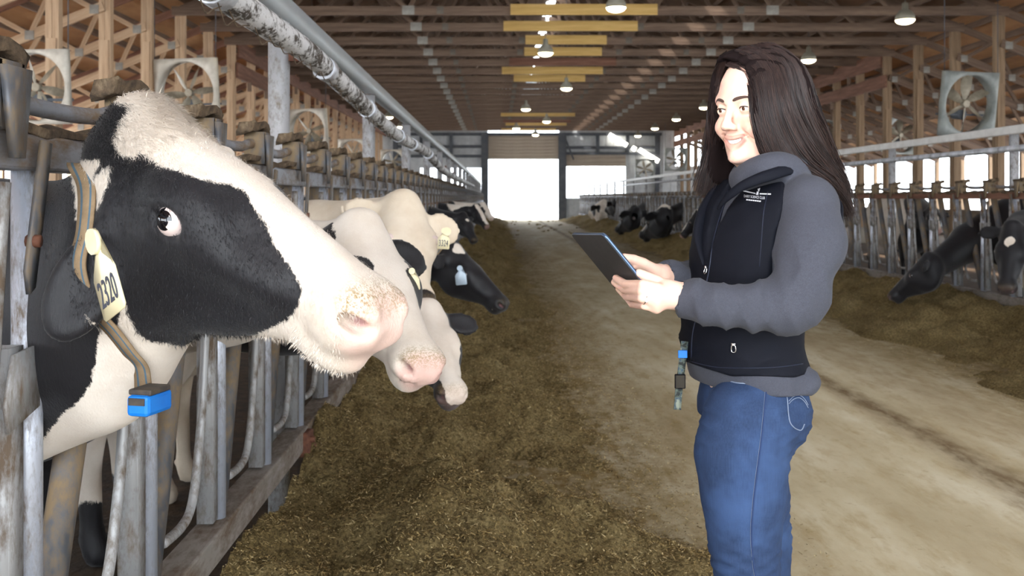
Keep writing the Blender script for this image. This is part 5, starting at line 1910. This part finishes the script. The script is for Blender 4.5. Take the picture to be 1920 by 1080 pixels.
def on_face(y, z, off):
    p, n, i, d = bF.ray_cast(Vector(H(.2, y, z)), Vector(-hf_))
    if n.dot(Vector(hf_)) < 0: n = -n
    return np.array((p + n * off)[:])
# nails
def nail(p2, p3, view, r):
    d = p3 - p2
    d /= np.linalg.norm(d)
    v = np.array(view, float)
    v -= d * (v @ d)
    v /= np.linalg.norm(v)
    w = np.cross(d, v)
    c = p3 - d * .002 + v * r * .82
    V = []
    for i, (a, ww) in enumerate(((-.006, .7), (-.003, 1), (.003, 1), (.007, .75))):
        for b in (-1, -.5, 0, .5, 1):
            V.append(c + d * a + w * b * r * .72 * ww - v * r * .35 * b * b)
    V = np.array(V)
    Q = [(i * 5 + j, i * 5 + j + 1, i * 5 + j + 6, i * 5 + j + 5) for i in range(3) for j in range(4)]
    return mesh_np('nail', V, Q, [M['nail']], True)
camL = W2L(np.array([0, 0, CZ]))
for f in ('index', 'middle', 'thumb'):
    p, r = hL[f]
    vv = (camL - p[3]) / np.linalg.norm(camL - p[3])
    pput('nail', nail(p[2], p[3], vv + np.array([0, 0, .5]), r[3]))
# ring with a stone on the near hand
p, r = hL['ring']
rc = p[0] + (p[1] - p[0]) * .8
ax = (p[1] - p[0]) / np.linalg.norm(p[1] - p[0])
u = np.cross(ax, (0, 0, 1))
u /= np.linalg.norm(u)
w = np.cross(ax, u)
M['silver'] = mat_plain('silver', lin(236, 234, 226), .12, 1)
M['stone'] = mat_plain('ring_stone', lin(246, 246, 250), .03, 0, 1)
ringp = [rc + .0105 * (math.cos(t) * u + math.sin(t) * w) for t in np.linspace(0, 2 * math.pi, 16, endpoint=False)]
V, Q = sweep_np(np.array(ringp), circ(.0013, 6), True)
ring = pput('ring', quads_me('ring', V, Q, [M['silver']]), None, 'silver ring with a clear stone')
bm = bmesh.new()
bmesh.ops.create_icosphere(bm, subdivisions=1, radius=.0032)
me = bpy.data.meshes.new('stone')
bm.to_mesh(me)
bm.free()
me.materials.append(M['stone'])
put('stone', me, ring, MPW @ T(*(rc - .0115 * u * np.sign(u @ (rc - camL)) - np.array([0, 0, .003]))))
# eyes
def ball(name, r, m, seg=20):
    bm = bmesh.new()
    bmesh.ops.create_uvsphere(bm, u_segments=seg, v_segments=seg // 2, radius=r)
    for f in bm.faces: f.smooth = True
    me = bpy.data.meshes.new(name)
    bm.to_mesh(me)
    bm.free()
    me.materials.append(m)
    return me
ew = ball('eyeball', .0122, mat_plain('human_eye_white', lin(232, 228, 226), .15))
iris = ball('iris', .0062, mat_plain('brown_iris', lin(96, 62, 40), .1))
pup = ball('pupil', .0031, mat_plain('pupil', lin(10, 8, 8), .05))
browm = mat_plain('eyebrow_hair', lin(74, 54, 46), .8)
lash = mat_plain('eyelash', lin(26, 20, 20), .7)
look = hf_ * .97 + hl_ * -.12 - hu_ * .12
for s in (-1, 1):
    e = H(.0738, s * .0315, 0)
    ey = put('eye', ew, person, MPW @ T(*e))
    put('iris', iris, ey, MPW @ T(*(e + look * .0072)))
    put('pupil', pup, ey, MPW @ T(*(e + look * .0107)))
    br = [on_face(s * y, z, .0004) for y, z in ((.012, .0165), (.020, .0195), (.029, .0215), (.039, .0220), (.047, .0195), (.053, .0160))]
    V, Q = sweep_np(smooth_path(br, 5), circ(1, 8) * np.array([.45, 1]), False, np.interp(np.linspace(0, 1, 26), [0, .12, .4, 1], [.0018, .0034, .0032, .0008]), up=hu_)
    pput('eyebrow', quads_me('eyebrow', V, Q, [browm]))
    la = [H(.0835, s * .0195, .0000), H(.0880, s * .026, .0028), H(.0872, s * .036, .0030), H(.0795, s * .0455, .0002), H(.076, s * .050, .0010)]
    V, Q = sweep_np(smooth_path(la, 6), circ(.0011, 6), False)
    pput('eyelashes', quads_me('eyelashes', V, Q, [lash]))
# teeth: single teeth along an arc
tm = mat_plain('teeth', lin(244, 242, 238), .2)
tooth = {}
for i in range(-5, 6):
    t_ = i / 6.6
    wd, ht = .0050, round(.0098 - .0042 * t_ * t_, 4)
    key = abs(i)
    if key not in tooth:
        tooth[key] = box_me(.005, wd, ht, tm, .0012)
    c = H(.0905 - .0165 * t_ * t_ - .0062, .0325 * t_, -.0600 + .0085 * t_ * t_ - .0022 - ht / 2)
    R = Matrix((hf_, hl_, hu_)).transposed().to_4x4()
    put('tooth', tooth[key], person, MPW @ T(*c) @ R @ Matrix.Rotation(math.atan(.97 * t_), 4, 'Z'))
mouthin = mat_plain('mouth_inside', lin(92, 40, 42), .5)
me = ball('mouth', .01, mouthin, 12)
put('mouth', me, person, MPW @ T(*H(.064, 0, -.066)) @ Matrix((hf_, hl_, hu_)).transposed().to_4x4() @ Matrix.Diagonal((1.1, 2.3, .95, 1)))

# ---- clothes
def cloth(name, c0, c1, sc, weave, rough=.9, sheen=.3, extra=None):
    t = NT(name)
    v = t.coords()
    n1 = t.noise(v, sc, 5, .7)
    n2 = t.noise(v, 600, 3, .7)
    c = t.mix(n1, c0, c1)
    c = t.mix(t.math('MULTIPLY', n2, weave), c, t.mix(.5, c0, (.6, .6, .65, 1)))
    if extra: c = extra(t, v, c)
    t.col(c)
    t.set(rough, 0, .15)
    t.b.inputs['Sheen Weight'].default_value = sheen
    t.bump(t.math('ADD', n2, t.math('MULTIPLY', n1, .3)), .25, .0015)
    return t.m
M['hoodie'] = cloth('grey_marl_fleece', lin(38, 40, 49), lin(57, 60, 72), 160, .2, .95, .05)
M['vest'] = cloth('navy_softshell', lin(7, 9, 18), lin(11, 14, 25), 60, .015, .75, .0)
def denim(t, v, c):
    n = t.noise(t.coords((500, 500, 18)), 1, 3)
    n2 = t.noise(t.coords((40, 40, 700)), 1, 3)
    c = t.mix(t.math('MULTIPLY', n, .6), c, lin(70, 92, 128))
    c = t.mix(t.math('MULTIPLY', n2, .35), c, lin(20, 34, 66))
    big = t.noise(v, 9, 3)
    return t.mix(t.ramp(big, [(.45, (0, 0, 0)), (.7, (.45, .45, .45))]), c, lin(70, 96, 140))
M['denim'] = cloth('blue_denim', lin(17, 29, 54), lin(30, 47, 78), 30, .05, .85, .0, denim)
M['thread'] = mat_plain('pale_thread', lin(118, 130, 150), .8)
M['zip'] = mat_plain('zip_metal', lin(214, 214, 214), .22, 1)
TOR = [(318, 1392, 1500, .13), (335, 1378, 1522, .22), (355, 1354, 1540, .31), (385, 1334, 1556, .335), (430, 1318, 1560, .335), (480, 1306, 1548, .315), (530, 1296, 1528, .29), (590, 1285, 1504, .275), (640, 1281, 1498, .28), (690, 1286, 1510, .30), (724, 1294, 1518, .328), (770, 1301, 1521, .32)]
def torso_st(rows, off=0.0, top=None):
    """ellipse sections whose outline, seen from the photographer's place, spans the traced pixels"""
    out = []
    an = np.linspace(0, 2 * np.pi, 48)
    for py, a, b, w in rows:
        pa, pb = PP(a, py, 0), PP(b, py, 0)
        mid, rf = (pa[0] + pb[0]) / 2, (pa[0] - pb[0]) / 2
        for _ in range(12):
            P = L2W(np.stack([mid + rf * np.cos(an), w / 2 * np.sin(an), np.full(48, pa[2])], 1))
            x = VX + F * P[:, 0] / P[:, 1]
            rf = max(.06, rf * (1 + .7 * ((b - a) / (x.max() - x.min()) - 1)))
            mid += .7 * ((x.max() + x.min()) / 2 - (a + b) / 2) / 889
        o_ = off + (0 if top is None else float(np.interp(py, [335, 355, 400, 470, 520], [.012, .018, .016, .006, 0])))
        out.append((-pa[2], mid + rf + o_, mid - rf - o_, w / 2 + o_))
    return out
UPFR = (np.array([0, 0, -1.]), np.array([0, 1., 0]), np.array([1., 0, 0]))
def wrinkle(V, Q, amp, comps, mask=None):
    """push vertices along their normals by ridged folds"""
    N = vert_normals(V, Q)
    d = np.zeros(len(V))
    for k, dirn, sd in comps:
        dirn = np.array(dirn, float)
        u = V @ dirn * k + 1.2 * vnoise3(V, 14, sd) + .5 * vnoise3(V, 30, sd + 5)
        d += (1.3 - 2.6 * np.abs(np.sin(u / 2)) ** .7) * np.clip(.55 + .8 * vnoise3(V, 9, sd + 9), 0, 1.2)
    if mask is not None: d *= mask
    return V + N * (amp * d)[:, None]
def near_mask(V, p, r):
    return np.clip(1.3 - np.linalg.norm(V - p, axis=1) / r, 0, 1)
# hoodie
fd = Field(np.arange(-.30, .62, .006, dtype=np.float32), np.arange(-.36, .38, .006, dtype=np.float32), np.arange(.88, 1.56, .006, dtype=np.float32))
fd.loft((0, 0, 0), UPFR, [r for r in torso_st(TOR[:11], .0)], .03, 2.1, 0)
for q in ARML, ARMR:
    for i, ((p, r), (p2, r2)) in enumerate(zip(q, q[1:])):
        fd.cone(p, p2, r, r2, .03 if i < 4 else .012)
for q in ARML, ARMR:       # bunched fleece above the cuffs and at the elbow
    p, r = q[-2]
    p0 = q[-3][0]
    for t_, rr_ in ((.05, 1.14), (.4, 1.12)):
        c = p + (p0 - p) * t_
        fd.ell(c, (r * .55, r * rr_, r * rr_), .015, fr=np.array([(p0 - p) / np.linalg.norm(p0 - p), np.cross((p0 - p) / np.linalg.norm(p0 - p), (0, 0, 1)), (0, 0, 1)]))
    a = q[-1][0] - q[-2][0]
    a /= np.linalg.norm(a)
    fd.cone(q[-1][0] + a * .002, q[-1][0] + a * .08, .029, .031, .004, True)   # the open cuff
# hood lying round the neck
hb = PP(1452, 338, 0)
hood = [PP(1394, 338, .01), PP(1420, 322, .068), PP(1462, 312, .098), PP(1515, 318, .07), PP(1535, 318, -.0), PP(1500, 316, -.08), PP(1440, 318, -.10), PP(1402, 326, -.07)]
hc_ = smooth_path(hood, 5, True)
for a, b in zip(hc_, np.roll(hc_, -1, 0)):
    fd.cone(a, b, .026, .026, .014)
fd.cone(PP(1525, 330, 0), PP(1545, 385, 0), .05, .03, .03, sq=((1, 0, 0), .6))
fd.cone(PP(1496, 350, .095), ARML[0][0] + np.array([0, 0, .012]), .030, .04, .025)
fd.cone(PP(1440, 350, -.09), ARMR[0][0] + np.array([0, 0, .012]), .035, .04, .03)
nk = PP(1440, 300, 0)
fd.cone(PP(1432, 270, 0), PP(1436, 330, 0), .058, .052, .012, True)
# wide hem bulge at the back
for s in (-.11, -.04, .04, .11):
    fd.ell(PP(1505, 712, s), (.028, .05, .026), .03)
V, Q = fd.mesh(2)
mk = np.clip(near_mask(V, ARML[3][0], .13) + near_mask(V, ARML[5][0], .10) + .8 * near_mask(V, ARMR[3][0], .12) + .35 * near_mask(V, ARML[1][0], .12) + near_mask(V, PP(1500, 712, .1), .1) * .6, 0, 1)
fa = (ARML[4][0] - ARML[6][0]) / np.linalg.norm(ARML[4][0] - ARML[6][0])
V = wrinkle(V, Q, .0029, [(170, fa * .9 + np.array([0, 0, .35]), 3), (105, fa + np.array([0, 0, -.5]), 8)], mk)
V = wrinkle(V, Q, .0008, [(90, (.3, .2, 1), 13), (60, (.8, .2, .5), 17)])
hoodie = pput('hoodie', mesh_np('hoodie', V, Q, [M['hoodie']], True), None, 'grey marl hooded sweatshirt')
# vest
fd = Field(np.arange(-.26, .30, .005, dtype=np.float32), np.arange(-.28, .28, .005, dtype=np.float32), np.arange(.96, 1.54, .005, dtype=np.float32))
vr = TOR[1:10]
fd.loft((0, 0, 0), UPFR, torso_st(vr, .008, 1), .02, 2.1, 0)
col = [PP(1362, 400, .045), PP(1390, 366, .085), PP(1440, 348, .112), PP(1490, 336, .105), PP(1525, 328, .07), PP(1545, 326, 0), PP(1508, 322, -.09), PP(1440, 332, -.115), PP(1385, 352, -.095), PP(1345, 395, -.06)]
cc_ = smooth_path(col, 5)
for a, b in zip(cc_[:-1], cc_[1:]):
    pass
for a, b in zip(hc_, np.roll(hc_, -1, 0)):
    fd.cone(a + np.array([0, 0, .018]), b + np.array([0, 0, .018]), .022, .022, .006, True)
fd.cone(PP(1445, 250, 0), PP(1450, 340, 0), .085, .05, .01, True)
for q, rs in ((ARML, 1.16), (ARMR, 1.16)):
    for i in range(2):
        (p, r), (p2, r2) = q[i], q[i + 1]
        fd.cone(p + (np.array([-.02, 0, .03]) if i == 0 else 0), p2, r * rs, r2 * rs, .008, True)
# V opening at the front
V0, V1, V2 = PP(1324, 508, .010), PP(1334, 430, .0), PP(1372, 350, -.005)
for a, b, r0, r1 in ((V0, V1, .003, .016), (V1, V2, .016, .034)):
    fd.cone(a + np.array([.02, 0, 0]), b + np.array([.02, 0, 0]), r0, r1, .004, True, sq=((1, 0, 0), 3.0))
V, Q = fd.mesh(1)
V = wrinkle(V, Q, .0030, [(110, (.15, .35, 1), 21), (80, (.5, -.3, .8), 27)], np.clip((1.32 - V[:, 2]) / .12, .15, 1))
vest = pput('vest', mesh_np('vest', V, Q, [M['vest']], True), None, 'navy zip vest')
VV, VQ = V, Q
cpath = smooth_path([PP(1346, 392, .035), PP(1362, 372, .062), PP(1388, 351, .090), PP(1418, 337, .112), PP(1448, 327, .124), PP(1478, 318, .122), PP(1512, 316, .09), PP(1535, 316, .03)], 6)
V, Q = sweep_np(cpath, circ(1, 12) * np.array([.55, 1]), False, np.interp(np.linspace(0, 1, len(cpath)), [0, .2, .5, .8, 1], [.003, .009, .0125, .0125, .009]), up=(0.2, -.4, 1))
pput('vest_collar', quads_me('vest_collar', V, Q, [M['vest']]), vest)
cpath = smooth_path([PP(1320, 498, -.002), PP(1309, 445, -.035), PP(1318, 400, -.062), PP(1345, 355, -.092), PP(1378, 330, -.105)], 6)
V, Q = sweep_np(cpath, circ(1, 12) * np.array([.6, 1]), False, np.interp(np.linspace(0, 1, len(cpath)), [0, .3, 1], [.004, .012, .012]), up=(1, 0, .3))
pput('vest_collar', quads_me('vest_collar', V, Q, [M['vest']]), vest)
# jeans
fd = Field(np.arange(-.26, .26, .006, dtype=np.float32), np.arange(-.26, .26, .006, dtype=np.float32), np.arange(.02, 1.06, .006, dtype=np.float32))
JR = [(700, 1312, 1496, .26), (735, 1309, 1508, .285), (770, 1303, 1514, .32), (800, 1305, 1500, .31)]
fd.loft((0, 0, 0), UPFR, torso_st(JR, -.006), .03, 2.1, 0)
for s, dx in ((1, 0), (-1, 16)):
    C = [(790, 1402, .092, .078), (850, 1391, .088, .082), (930, 1394, .078, .086), (1000, 1395, .066, .085), (1040, 1397, .061, .085), (1120, 1404, .064, .088), (1300, 1418, .058, .092), (1500, 1426, .052, .095)]
    pts = [(PP(px + dx * min(1, max(0, (py - 850) / 150)) * 1.6, py, s * l), r) for py, px, r, l in C]
    for (p, r), (p2, r2) in zip(pts, pts[1:]):
        fd.cone(p, p2, r, r2, .03)
    fd.ell(PP(1466, 772, s * .075), (.050, .070, .08), .03)
V, Q = fd.mesh(2)
hipm = near_mask(V, PP(1470, 815, .12), .10) + near_mask(V, PP(1330, 790, .05), .08) * .7 + np.clip(1 - np.abs(V[:, 2] - PP(1400, 1010, 0)[2]) / .09, 0, 1)
V = wrinkle(V, Q, .0030, [(260, (.4, .0, 1), 31), (180, (-.5, .1, 1), 37)], np.clip(hipm, 0.12, 1))
jeans = pput('jeans', mesh_np('jeans', V, Q, [M['denim']], True), None, 'blue denim jeans')
JV, JQ = V, Q
# shoes
M['shoe'] = mat_mottled('boot_leather', [(.3, lin(52, 42, 34)), (.7, lin(80, 66, 52))], 12, rough=.7)
for s in (1, -1):
    a = PP(1424 + (26 if s < 0 else 0), 1500, s * .095)
    fd = Field(np.arange(a[0] - .12, a[0] + .24, .008, dtype=np.float32), np.arange(a[1] - .08, a[1] + .08, .008, dtype=np.float32), np.arange(-.01, .16, .008, dtype=np.float32))
    fd.cone((a[0] - .03, a[1], .05), (a[0] + .15, a[1], .04), .048, .042, .02)
    fd.cone((a[0] - .02, a[1], .05), (a[0] - .02, a[1], .12), .046, .045, .02)
    fd.op(lambda X, Y, Z: Z - .0 + 0 * X + 0 * Y, (a[0] - .2, a[1] - .1, -.1), (a[0] + .3, a[1] + .1, .0), .005, True)
    V, Q = fd.mesh(1)
    V[:, 2] = np.maximum(V[:, 2], 0.001)
    pput('shoe', mesh_np('shoe', V, Q, [M['shoe']], True))

# ---- details drawn on the cloth: rays from where the photo shows them onto the finished surface
def bvh(V, Q):
    return BVHTree.FromPolygons([tuple(v) for v in V], [tuple(int(i) for i in q) for q in Q])
bV, bJ = bvh(VV, VQ), bvh(JV, JQ)
def hit(b, px, py, off=.001):
    o = Vector(camL)
    d = (Vector(PY(px, py, 2.0)) - o).normalized()
    p, n, i, t = b.ray_cast(o, d)
    if p is None: return None, None
    if n.dot(d) > 0: n = -n
    return p + n * off, n
def seam(b, pts, r, m, name, n=6, off=.0006, parent=None):
    path = []
    q = smooth_path([(x, y, 0) for x, y in pts], n)
    for x, y, _ in q:
        p, nn = hit(b, x, y, off)
        if p is not None: path.append(p[:])
    if len(path) > 2:
        V, Q = sweep_np(np.array(path), circ(r, 5))
        pput(name, quads_me(name, V, Q, [m]), parent)
M['seamdark'] = mat_plain('dark_blue_seam_thread', lin(36, 54, 92), .9)  # plain dark blue of the side seam
seam(bJ, [(1437, 722), (1434, 760), (1428, 820), (1420, 880), (1413, 940), (1409, 1000), (1413, 1060), (1418, 1085)], .0017, M['seamdark'], 'side_seam', parent=jeans)
seam(bJ, [(1435, 722), (1432, 760), (1426, 820), (1418, 880), (1411, 940), (1407, 1000), (1411, 1060), (1416, 1085)], .0004, M['thread'], 'side_stitching', parent=jeans)
seam(bJ, [(1363, 713), (1380, 718), (1405, 720), (1432, 721)], .0013, M['thread'], 'pocket_edge', parent=jeans)
seam(bJ, [(1365, 708), (1385, 713), (1410, 714), (1433, 714)], .0007, M['thread'], 'pocket_edge', parent=jeans)
seam(bJ, [(1472, 725), (1476, 750), (1481, 792), (1500, 807), (1508, 795)], .0011, M['thread'], 'back_pocket_stitching', parent=jeans)
for dy in (0, 5):
    seam(bJ, [(1479, 752 + dy), (1487, 744 + dy), (1498, 741 + dy), (1508, 748 + dy), (1515, 760 + dy)], .0008, M['thread'], 'pocket_arc_stitching', parent=jeans)
p, n = hit(bJ, 1429, 717, .0015)
if p:
    put('rivet', cyl_me(.0042, .003, M['zip'], 12), jeans, MPW @ T(*p) @ n.to_track_quat('Z', 'Y').to_matrix().to_4x4())
# vest seams and zip pulls
M['navythread'] = mat_plain('navy_seam', lin(26, 32, 50), .6)
seam(bV, [(1365, 358), (1352, 400), (1338, 450), (1330, 505), (1318, 560), (1300, 620), (1296, 684)], .0016, M['navythread'], 'front_zip_edge', parent=vest)
seam(bV, [(1290, 676), (1340, 688), (1400, 690), (1460, 688), (1505, 682)], .0010, M['navythread'], 'hem_seam', parent=vest)
seam(bV, [(1440, 360), (1432, 400), (1428, 450), (1424, 500)], .0009, M['navythread'], 'panel_seam', parent=vest)
def zip_pull(px, py, size, name):
    p, n = hit(bV, px, py, .003)
    if p is None:
        p, n = Vector(PP(px, py, .05)), Vector((0.7, .7, 0))
    down = Vector((0, 0, -1)) - n * n.dot(Vector((0, 0, -1)))
    down.normalize()
    right = n.cross(down)
    loop = [(-.3, 0), (-.5, .5), (-.55, 1.3), (-.3, 1.7), (.3, 1.7), (.55, 1.3), (.5, .5), (.3, 0)]
    pts = [np.array((p + right * a * size + down * b * size)[:]) for a, b in loop]
    V, Q = sweep_np(smooth_path(pts, 3, True), circ(size * .16, 6), True)
    z = pput(name, quads_me(name, V, Q, [M['zip']]), vest, 'silver zip pull')
    put('slider', box_me(size * .9, size * .6, size * .7, M['zip'], size * .1), z, MPW @ T(*(p - down * size * .25)))
zip_pull(1376, 647, .008, 'zip_pull')
zip_pull(1326, 503, .007, 'zip_pull')
# chest embroidery: two lines of lettering under a small emblem with wings
M['embro'] = mat_plain('white_embroidery', lin(228, 228, 234), .8)
def on_vest(pts2, quads, name):
    V = []
    for x, y in pts2:
        p, n = hit(bV, x, y, .0012)
        if p is None: return
        V.append(p[:])
    pput(name, mesh_np(name, V, quads, [M['embro']]), vest)
def vest_text(s, cx, cy, wpx, hpx, tilt, name):
    me = text_mesh(s, 1.0, M['embro'], 0)
    co = np.array([v.co[:2] for v in me.vertices])
    mn, mx = co.min(0), co.max(0)
    co = (co - (mn + mx) / 2) / (mx - mn)
    fcs = [tuple(p.vertices) for p in me.polygons]
    V = []
    for u, v in co:
        p, n = hit(bV, cx + u * wpx, cy - v * hpx + tilt * u * wpx, .0012)
        if p is None: return
        V.append(p[:])
    m2 = bpy.data.meshes.new(name)
    m2.from_pydata(V, [], fcs)
    m2.materials.append(M['embro'])
    pput(name, m2, vest)
vest_text('DAIRY SCIENCE CLUB', 1415, 370, 39, 4.8, .10, 'embroidered_lettering')
for i in range(7):      # the second line is too small to read: short stitches
    x = 1400 + i * 4.0
    y = 374 + i * .45
    on_vest([(x, y), (x + 3.2, y + .3), (x + 3.0, y + 2.6), (x - .3, y + 2.2)], [(0, 1, 2, 3)], 'embroidered_stitch')
on_vest([(1393, 357.0), (1417, 362.5), (1417, 364.5), (1394, 359.6)], [(0, 1, 2, 3)], 'embroidered_wing')
on_vest([(1425, 363), (1446, 363.5), (1446, 365.8), (1425, 365)], [(0, 1, 2, 3)], 'embroidered_wing')
on_vest([(1418, 366), (1420, 359), (1421, 355), (1426, 353), (1425, 357), (1423, 361), (1422.5, 366)], [(0, 1, 5, 6), (2, 3, 4, 5)], 'embroidered_emblem')
# camouflage key strap hanging from the vest pocket
def camo():
    t = NT('camouflage_webbing')
    v = t.coords()
    n = t.noise(v, 70, 2, .5)
    t.col(t.ramp(n, [(.40, lin(28, 32, 30)), (.48, lin(84, 94, 84)), (.55, lin(40, 58, 76)), (.64, lin(120, 126, 112))]))
    t.b.inputs['Roughness'].default_value = .8
    return t.m
st_ = thing('key_strap', 'short camouflage key strap hanging at the woman\'s vest front', 'strap', L2W(PP(1278, 650, -.02)))
V, Q = sweep_np(smooth_path([L2W(PP(x, y, -.02)) for x, y in ((1284, 640), (1278, 690), (1273, 730), (1270, 768))], 5), np.array([(-.0075, -.001), (.0075, -.001), (.0075, .001), (-.0075, .001)]), up=(0, -1, 0))
put('webbing', quads_me('webbing', V - np.array(MW[st_.name].translation), Q, [camo()], False), st_, MW[st_.name])
put('buckle', box_me(.022, .008, .03, M['eyedark'], .002), st_, T(*L2W(PP(1275, 715, -.015))))
put('blue_band', box_me(.019, .004, .016, M['bluetag'], .001), st_, T(*L2W(PP(1280, 664, -.015))))

# ---- hair
def hair_mat():
    t = NT('brown_hair')
    h = t.n('Attribute')
    h.attribute_name = 'tone'
    v = t.coords((1, 1, .12))
    n = t.noise(v, 160, 4, .7)
    c = t.mix(h.outputs['Fac'], lin(24, 17, 17), lin(70, 50, 44))
    c = t.mix(t.ramp(n, [(.4, (0, 0, 0)), (.7, (.5, .5, .5))]), c, lin(20, 15, 16))
    t.col(c)
    t.set(.42, 0, .28)
    return t.m
M['hair'] = hair_mat()
NG = [[(1364, 118, .0), (1408, 134, .05), (1424, 200, .080), (1436, 256, .084), (1460, 300, .086), (1495, 332, .105), (1550, 348, .115), (1578, 384, .10)],
      [(1385, 106, .005), (1432, 128, .064), (1446, 200, .092), (1466, 260, .096), (1500, 306, .112), (1556, 345, .12), (1586, 395, .10)],
      [(1410, 98, .005), (1458, 122, .063), (1480, 190, .096), (1506, 250, .10), (1541, 302, .105), (1574, 346, .105), (1591, 405, .09)],
      [(1435, 95, .0), (1490, 128, .045), (1513, 190, .065), (1535, 245, .065), (1560, 296, .065), (1580, 345, .065), (1592, 402, .06)],
      [(1442, 95, -.02), (1500, 140, .0), (1523, 200, .0), (1546, 260, .0), (1570, 320, .0), (1584, 375, .02)],
      [(1435, 97, -.03), (1480, 140, -.05), (1500, 200, -.06), (1520, 260, -.06), (1540, 320, -.05), (1560, 370, -.03)]]
FG = [[(1352, 117, -.003), (1341, 150, -.048), (1335, 200, -.070), (1331, 250, -.085), (1324, 305, -.10), (1312, 362, -.10)],
      [(1362, 110, -.02), (1353, 150, -.072), (1350, 215, -.09), (1347, 275, -.10), (1340, 325, -.10), (1322, 365, -.10)],
      [(1385, 103, -.03), (1378, 150, -.085), (1373, 230, -.10), (1370, 290, -.10), (1362, 330, -.10), (1345, 358, -.10)],
      [(1420, 98, -.03), (1420, 150, -.09), (1415, 230, -.10), (1405, 290, -.10), (1395, 325, -.10), (1380, 350, -.10)]]
def gpath(g, n=22):
    p = smooth_path([PP(*q) for q in g], 8)
    t = np.linspace(0, len(p) - 1, n)
    return np.stack([np.interp(t, np.arange(len(p)), p[:, i]) for i in range(3)], 1)
NP_, FP_ = np.array([gpath(g) for g in NG]), np.array([gpath(g) for g in FG])
NS_ = np.array([gpath([(1358, 121, .0), (1398, 139, .045), (1411, 200, .074), (1425, 256, .080), (1452, 302, .083), (1490, 330, .10), (1545, 346, .11)])] + list(NP_))
FS_ = np.array([gpath([(1357, 118, .0), (1347, 140, -.03), (1341, 190, -.058), (1337, 240, -.075), (1330, 300, -.09), (1318, 350, -.095)])] + list(FP_))
fd = Field(axis_pts(-.30, .16, [(-.3, .16, .0045)], .0045), axis_pts(-.17, .17, [(-.17, .17, .0045)], .0045), axis_pts(1.30, 1.74, [(1.3, 1.74, .0045)], .0045))
fd.ell(H(-.020, 0, .036), (.101, .083, .098), .02, fr=HFR)
for S_ in (NP_, FP_):
    for i in range(len(S_) - 1):
        for t_ in (0, .5):
            g = S_[i] * (1 - t_) + S_[i + 1] * t_
            g = g - (hl_ * .012 if S_ is NP_ else -hl_ * .012) * (1 if i < 3 else 0)
            for j in range(0, 18):
                fd.cone(g[j], g[j + 1], .0135 - .0006 * max(0, j - 10), .0135 - .0006 * max(0, j - 9), .012)
# the face stays clear
fd.cone(H(.095, -.012, .055), H(.105, -.012, -.12), .052, .060, .008, True)
fd.ell(H(.075, .0, -.02), (.055, .058, .092), .008, True, HFR)
V, Q = fd.mesh(2)
V = wrinkle(V, Q, .0016, [(260, hf_ * .8 + hl_ * .5, 43), (420, hf_ * .5 + hl_ * .8, 47)])
M['hairbase'] = mat_plain('hair_base', lin(26, 19, 19), .85, 0, .05)
me = mesh_np('hair_mass', V, Q, [M['hairbase']], True)
add_attr(me, 'tone', np.clip(.25 + .3 * vnoise3(V * np.array([1, 1, .15]), 90, 3), 0, 1))
hair = pput('hair', me, None, 'long dark brown hair')
sv, sq, tn_ = [], [], []
nv = 0
r = np.random.RandomState(4)
bH = BVHTree.FromPolygons([v.co[:] for v in hair.data.vertices], [tuple(p.vertices) for p in hair.data.polygons])
for S_, cnt in ((NS_, 4000), (FS_, 1500)):
    out = 1 if S_ is NS_ else -1
    for q in range(cnt):
        u = r.rand() * (len(S_) - 1)
        i = min(int(u), len(S_) - 2)
        g = S_[i] + (S_[i + 1] - S_[i]) * (u - i)
        tt = np.linspace(0, 1, len(g))
        end = len(g) - r.randint(0, 4) * (r.rand() < .7)
        side = hl_ * out if i < 3 else (hl_ * .4 * out - hf_ * .9)
        dep = r.uniform(-.010, .0035) if r.rand() < .93 else r.uniform(.0, .009)
        ph, am = r.rand() * 6.28, r.uniform(.0, .006)
        sp = r.normal(0, .010, 3) * np.array([1, .6, .6])
        p = g + side * dep + (tt ** 1.6)[:, None] * sp + (am * np.sin(tt * r.uniform(2, 6) + ph) * tt)[:, None] * np.array([.7, .3, .5])
        p = p[:end]
        off = r.uniform(.0002, .0034)
        for j in range(int(len(p) * .72)):
            hp_, hn_, _, _ = bH.find_nearest(p[j])
            v_ = Vector(p[j]) - hp_
            sd_ = v_.dot(hn_)
            if sd_ < off or sd_ > .012:
                p[j] = np.array((hp_ + hn_ * off)[:])
        p[1:-1] = (p[:-2] + 2 * p[1:-1] + p[2:]) / 4
        w = r.uniform(.0005, .0011) * np.interp(np.linspace(0, 1, len(p)), [0, .8, 1], [1, 1, .25])
        tg = np.gradient(p, axis=0)
        tg /= np.linalg.norm(tg, axis=1)[:, None]
        b = np.cross(tg, side)
        b /= np.linalg.norm(b, axis=1)[:, None] + 1e-9
        c = np.cross(tg, b)
        m = len(p)
        ringv = np.stack([p + b * w[:, None], p + c * w[:, None] * .7 * -1, p - b * w[:, None], p + c * w[:, None] * .7], 1).reshape(-1, 3)
        idx = nv + np.arange(m * 4).reshape(m, 4)
        A, B = idx[:-1], idx[1:]
        sq.append(np.stack([A, np.roll(A, -1, 1), np.roll(B, -1, 1), B], -1).reshape(-1, 4))
        sv.append(ringv)
        tn_ += [np.clip(r.normal(.3, .25), 0, 1)] * (m * 4)
        nv += m * 4
me = mesh_np('hair_strands', np.vstack(sv), np.vstack(sq), [M['hair']], True)
add_attr(me, 'tone', tn_)
o = pput('strands', me, hair)
o['kind'] = 'stuff'
